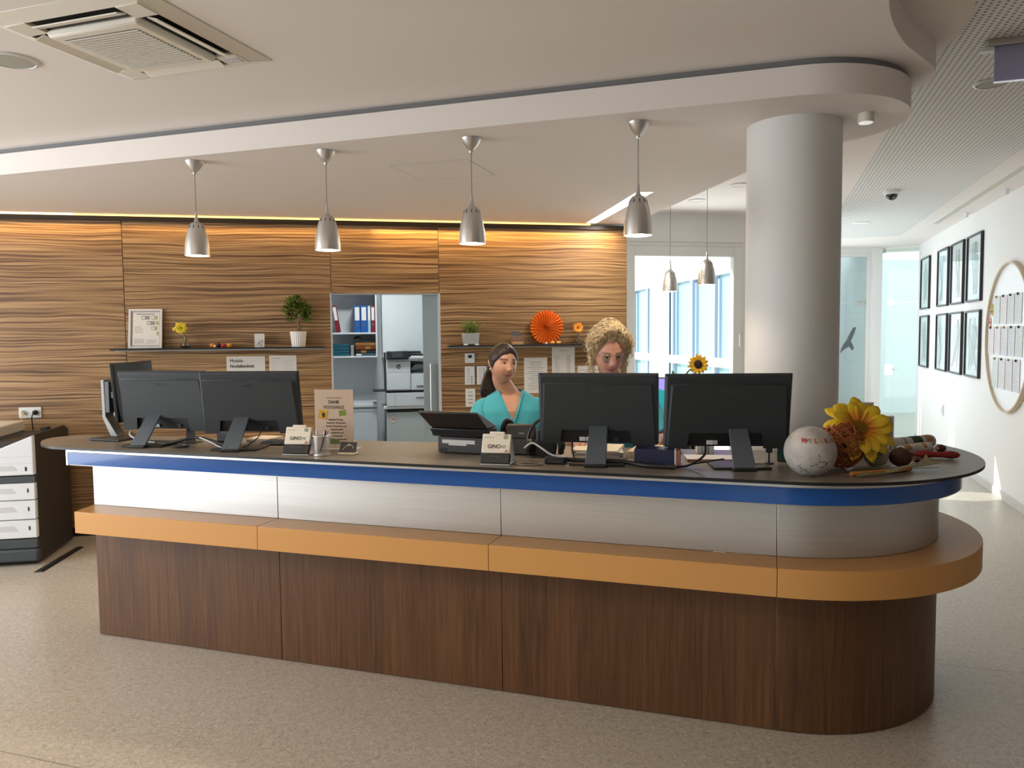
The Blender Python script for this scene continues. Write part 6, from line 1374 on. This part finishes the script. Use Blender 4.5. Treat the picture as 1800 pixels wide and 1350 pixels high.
    # clothing: scrub top with V neck
    n = 96; top_r = [(S - .47, .176, .134, 0), (S - .40, .176, .130, 0), (S - .33, .160, .118, 0), (S - .24, .166, .122, -.004), (S - .16, .182, .136, -.012), (S - .08, .188, .120, -.004), (S - .035, .168, .096, .006), (S + .0, .130, .078, .014), (S + .022, .096, .068, .018), (S + .034, .076, .061, .020)]
    fine = []
    for j in range(len(top_r) - 1):
        for k in range(6): fine.append(tuple(lerp(a, b, k / 6) for a, b in zip(top_r[j], top_r[j + 1])))
    fine.append(top_r[-1]); fine = [(z, a * wide, b * wide, y + L(z)) for z, a, b, y in fine]
    v, f = loft(fine, n); f = f[:-2]
    zv, zn, wn = S - .150, S + .02, .066
    def inV(p): return p[1] < .01 and p[2] > zv and abs(p[0]) < wn * (p[2] - zv) / (zn - zv)
    r_ = random.Random(3); v2 = []
    for p in v:
        w_ = .0025 * math.sin(38 * p[0] + 9 * p[2]) * math.sin(11 * p[2] + 3) + .0018 * math.sin(60 * p[0] - 25 * p[2])
        # pull the vertices nearest the V edge onto it so the neckline is clean
        if p[1] < .01 and p[2] > zv:
            e = wn * (p[2] - zv) / (zn - zv); dx = abs(p[0]) - e
            if -.010 < dx < .010: p = (math.copysign(e, p[0]), p[1], p[2])
        v2.append((p[0], p[1] - w_ if p[1] < 0 else p[1] + w_, p[2]))
    keep = [q for q in f if not all((v[i][1] < .01 and v[i][2] > zv and abs(v2[i][0]) <= wn * (v[i][2] - zv) / (zn - zv) + 1e-5) for i in q)]
    tp_ = MB(); tp_.add(v2, keep); sc_ = tp_.build('scrub_top', SCRUB, o, smooth=80, solid=.003)
    band = MB()
    for sx in (-1, 1):
        pts = []
        for k in range(26):
            u = k / 25; z = lerp(zv, zn + .012, u); x = sx * wn * (z - zv) / (zn - zv)
            a, b, y = 1, 1, 0
            for q0, q1 in zip(fine, fine[1:]):
                if q0[0] <= z <= q1[0]: uu_ = (z - q0[0]) / max(1e-6, q1[0] - q0[0]); a, b, y = (lerp(q0[i], q1[i], uu_) for i in (1, 2, 3)); break
            cc = min(1.0, (abs(x) / a)) ** (1 / .85); yy = y - b * (max(0, 1 - cc * cc)) ** .5 ** .85 if False else y - b * (max(0.0, 1 - cc * cc) ** .5) ** .85
            pts.append((x + sx * .004, yy - .004 - .002 * (k % 2), z))
        band.tube(pts, [.0085 if k % 2 else .0062 for k in range(26)], 8)
    band.build('neckband', SCRUB, sc_, smooth=70)
    for sx, (el, wr, hd) in zip((-1, 1), arms):
        sh_ = Vector((sx * .150 * wide, .004 + L(S), S - .072)); el = Vector(el); e1 = sh_.lerp(el, .85)
        sp = spline([sh_ + Vector((-sx * .06, 0, .016)), sh_ + Vector((sx * .004, 0, .004)), sh_.lerp(el, .35), e1], 6)
        rad = [lerp(.044, .058, k / 6) if k < 6 else lerp(.058, .066, (k - 6) / (len(sp) - 7)) for k in range(len(sp))]
        MB().tube(sp, rad, 22, cap=False).build('sleeve', SCRUB, sc_, smooth=80, solid=.003)
    tr = MB()
    for sx in (-1, 1):
        tr.tube(spline([(sx * .080, .0, S - .42), (sx * .085, -.005, S - .75), (sx * .085, .0, .45), (sx * .085, .012, .07)], 6), [lerp(.108, .066, k / 18) for k in range(19)], 20)
    tr.build('trousers', SCRUB, o, smooth=70)
    for sx in (-1, 1):
        b = MB(); limb(b, [((sx * .087, .04, .046), .044), ((sx * .09, -.06, .045), .044), ((sx * .095, -.135, .036), .034)], 14); b.build('shoe', M('white clog', (.7, .7, .68), .5), o, smooth=70)
    return o, mh
def cap_hair(o, mh, mat, hairline, off, n=200, m=150):
    """hair shell over the part of the head that hairline(th, ph) leaves covered"""
    vs, fs = [], []; idx = {}
    def ok(i, j): return hairline(2 * PI * i / n, -PI / 2 + PI * j / m)
    for j in range(m + 1):
        for i in range(n):
            th, ph = 2 * PI * i / n, -PI / 2 + PI * j / m
            k = ok(i, j)
            p = head_pt(th, ph, off=off(th, ph) * taper(th, ph, hairline) if k else -.003); idx[(i, j)] = len(vs); vs.append(mh @ p)
    for j in range(m):
        for i in range(n):
            i2 = (i + 1) % n
            if sum((ok(i, j), ok(i2, j), ok(i, j + 1), ok(i2, j + 1))) >= 2: fs.append((idx[(i, j)], idx[(i2, j)], idx[(i2, j + 1)], idx[(i, j + 1)]))
    return MB().add(vs, fs)
def taper(th, ph, hl):
    for k in range(1, 6):
        if not (hl(th, ph - .055 * k) and hl(th + .05 * k, ph) and hl(th - .05 * k, ph)): return (.18, .45, .68, .84, .95)[k - 1]
    return 1.0
def hair_mat(name, dark, light, sc3=(90, 90, 9)):
    m, nt, p, tc = nodes(name, .42)
    n = tnoise(nt, mapping(nt, tc.outputs['Object'], sc3).outputs[0], 1.0, 4.0, .6, .6); rp = ramp(nt, [(.3, dark), (.7, light)])
    nt.links.new(n.outputs['Fac'], rp.inputs[0]); nt.links.new(rp.outputs[0], p.inputs['Base Color'])
    b = nt.nodes.new('ShaderNodeBump'); b.inputs['Strength'].default_value = .5; b.inputs['Distance'].default_value = .003; nt.links.new(n.outputs['Fac'], b.inputs['Height']); nt.links.new(b.outputs[0], p.inputs['Normal'])
    return m
def wrap(th): return (th + PI) % (2 * PI) - PI
# --- dark haired woman, standing behind the counter, smiling towards the right
loc1 = Vector((-.012, 4.62, 0)); S1 = 1.285
o1, m1 = person('smiling woman with dark hair tied back in a teal V-neck scrub top', loc1, R(6), S1, (-.045, -.035, 1.478), R(21), R(2), R(3),
    (((-.285, -.14, S1 - .25), (-.20, -.36, S1 - .19), (.2, -1, -.05)), ((.285, -.12, S1 - .25), (.20, -.36, S1 - .19), (-.2, -1, -.05))), (.66, .350, .235), (.46, .10, .09), (.030, .018, .013), 1.04)
H1 = hair_mat('dark brown hair', (.010, .006, .005), (.045, .026, .020))
def hl1(th, ph):
    a = abs(wrap(th)); lim = -1.0 + 0.0
    if a < .55: lim = .62 - .10 * (a / .55) + (.05 if wrap(th) > 0 else 0)
    elif a < 1.15: lim = lerp(.52, .10, (a - .55) / .6)
    elif a < 1.45: lim = lerp(.10, -.30, (a - 1.15) / .3)
    elif a < 1.75: lim = lerp(.20, -.1, (a - 1.45) / .3) if False else -.15
    else: lim = lerp(-.25, -.75, min(1, (a - 1.75) / .6))
    return ph > lim
cap = cap_hair(o1, m1, H1, hl1, lambda th, ph: .0085 + .006 * max(0, math.sin(ph)) + .004 * max(0, -math.cos(th)) - .003 * gs(wrap(th), -.12, .05) * (1 if ph > .5 else 0))
hr = cap.build('hair', H1, o1, smooth=80)
pt_ = MB()
for k in range(9):
    dx = (k - 4) * .007
    pt_.tube(spline([m1 @ Vector((dx * .5, .098, -.005)), m1 @ Vector((dx, .125, -.03)), m1 @ Vector((dx * 1.8 - .01, .12, -.10)), m1 @ Vector((dx * 2.4 - .015, .105, -.18)), m1 @ Vector((dx * 1.6 - .012, .10, -.23))], 6), [.010] * 6 + [.012] * 12 + [.009] * 6 + [.004], 8)
pt_.build('ponytail', H1, o1, smooth=80)
for sx in (-1, 1): MB().ball(tuple(m1 @ Vector((sx * .080, .006, -.030))), .0042, 10, 8).build('earring', M('pearl', (.85, .82, .78), .15), o1, smooth=60)
# --- blonde woman with curly hair and glasses, head bent over her work
loc2 = Vector((.585, 4.25, 0)); S2 = 1.335
o2, m2 = person('woman with curly blonde hair and thin glasses looking down behind the monitor', loc2, R(-8), S2, (-.045, -.165, 1.548), R(14), R(19), R(-1),
    (((-.25, -.16, S2 - .25), (-.17, -.42, S2 - .215), (-.15, -1, -.02)), ((.26, -.16, S2 - .25), (.20, -.40, S2 - .215), (-.3, -1, -.02))), (.64, .325, .235), (.38, .10, .10), (.22, .13, .06), 1.04, lean=-.04)
H2 = hair_mat('blonde hair', (.30, .185, .085), (.66, .49, .28), (70, 70, 70))
HB = hair_mat('blonde curl highlights', (.50, .35, .18), (.84, .72, .50), (40, 40, 40))
def lim2(a):
    return .90 if a < .55 else (lerp(.90, .12, (a - .55) / .60) if a < 1.15 else (lerp(.12, -.30, (a - 1.15) / .3) if a < 1.45 else lerp(-.30, -.75, min(1, (a - 1.45) / .8))))
def hl2(th, ph): return ph > lim2(abs(wrap(th)))
def vol2(th, ph):
    return .012 + .046 * max(0.0, math.sin(ph)) ** 1.5 + .020 * abs(math.sin(th)) * gs(ph, .35, .5) + .014 * max(0, -math.cos(th))
cap_hair(o2, m2, H2, hl2, lambda th, ph: vol2(th, ph) + .003 * math.sin(23 * th) * math.sin(15 * ph)).build('hair', H2, o2, smooth=80)
q = random.Random(17); HC = (MB(), MB())
for k in range(520):      # wavy strands swept up from the hairline over the crown
    th0 = q.uniform(-PI, PI); l0 = lim2(abs(th0)); amp = q.uniform(.03, .075); fr = q.uniform(3.5, 6.0); p_ = q.uniform(0, 6); u0_ = q.uniform(0, .55); L_ = q.uniform(.35, .6); lift = q.uniform(-.001, .008); pts = []
    for j in range(20):
        u = u0_ + L_ * j / 19; ph = lerp(l0 + .02, 1.62, min(1.0, u)); e = min(1, (u + .02) * 4.5)
        cs_ = max(.25, math.cos(min(ph, 1.35)))
        pts.append(m2 @ head_pt(th0 + amp * math.sin(p_ + fr * 2 * PI * u) * (.4 + .6 * e) / cs_, min(ph, 1.56), off=vol2(th0, ph) * e + lift + .004 * math.cos(p_ + fr * 2 * PI * u)))
    HC[k % 2].tube(pts, [.0019 * math.sin(PI * (.12 + .8 * j / 19)) + .0006 for j in range(20)], 5)
for k in range(230):      # loose ringlets around crown, sides and back
    while True:
        th, ph = q.uniform(-PI, PI), q.uniform(-.35, 1.3)
        if hl2(th, ph - .12) and abs(wrap(th)) > .7 - .5 * (ph > .95): break
    p0 = head_pt(th, ph, off=vol2(th, ph) * .85); d = p0.normalized()
    tang = (Vector((q.uniform(-.6, .6), q.uniform(-.2, .6), -1 if ph < .6 else q.uniform(-.6, .6)))); tang = (tang - d * tang.dot(d)).normalized(); u1 = d.cross(tang)
    Lc = q.uniform(.035, .075); ph0 = q.uniform(0, 6); turns = q.uniform(1.0, 2.2); hr_ = q.uniform(.007, .013); pts = []
    for j in range(18):
        u = j / 17; an = ph0 + turns * 2 * PI * u
        pts.append(m2 @ (p0 + d * .006 + tang * Lc * (u - .3) + (u1 * math.cos(an) + d * math.sin(an)) * hr_))
    HC[k % 2].tube(pts, [.0016 * math.sin(PI * (.1 + .85 * j / 17)) + .0004 for j in range(18)], 4)
for mbh, mt in zip(HC, (H2, HB)):
    c_ = mbh.build('hair_curls', mt, o2, smooth=80); c_['kind'] = 'stuff'
for sx in (-1, 1):   # side locks beside the cheeks
    lk = MB()
    for k in range(26):
        x0, y0, z0 = sx * q.uniform(.070, .094), q.uniform(-.005, .05), q.uniform(-.02, .05); ph0 = q.uniform(0, 6); Lc = q.uniform(.09, .15)
        lk.tube([m2 @ Vector((x0 + sx * .010 * math.sin(u * 3) + .008 * math.cos(ph0 + 13 * u), y0 + .008 * math.sin(ph0 + 13 * u), z0 - Lc * u)) for u in [j / 15 for j in range(16)]], [.0026 * (1 - .5 * j / 15) for j in range(16)], 4)
    lk.build('hair_lock', HB, o2, smooth=80)['kind'] = 'stuff'
GF = M('glasses wire', (.42, .34, .28), .25, .9)
gl = MB()
for sx in (-1, 1): gl.tube([m2 @ Vector((sx * .0325 + .0245 * math.cos(a), -.0905 + .004 * abs(math.cos(a)) * (1 if math.cos(a) * sx > 0 else 0), .004 + (.0195 if math.sin(a) > 0 else .0215) * math.sin(a))) for a in [2 * PI * k / 26 for k in range(27)]], .0011, 6)
gl.tube([m2 @ Vector(p) for p in ((-.009, -.0925, .010), (0, -.097, .013), (.009, -.0925, .010))], .0011, 6)
for sx in (-1, 1): gl.tube([m2 @ Vector(p) for p in ((sx * .057, -.087, .010), (sx * .074, -.06, .010), (sx * .079, .01, .010))], .0011, 6)
g_ = gl.build('glasses', GF, o2, smooth=60)
for sx in (-1, 1): MB().ball((0, 0, 0), (.024, .0007, .020), 20, 8, m2 @ Matrix.Translation((sx * .0325, -.0900, .0035))).build('lens', glass('lens glass', (.80, .84, .84)), g_, smooth=60)
fl = MB()
for k, z in enumerate((.052, .060, .068)): fl.tube([m2 @ (head_pt(a, math.asin(min(.99, z / .115)), off=.0004)) for a in [-.42 + .84 * j / 12 for j in range(13)]], .0007, 4)
fl.build('forehead_lines', M('skin crease', (.48, .22, .15), .6), o2, smooth=60)['kind'] = 'stuff'
for sx in (-1, 1): MB().ball(tuple(m2 @ Vector((sx * .080, .004, -.040))), (.004, .004, .008), 10, 8).build('earring', M('gold earring', (.55, .36, .12), .3, .9), o2, smooth=60)
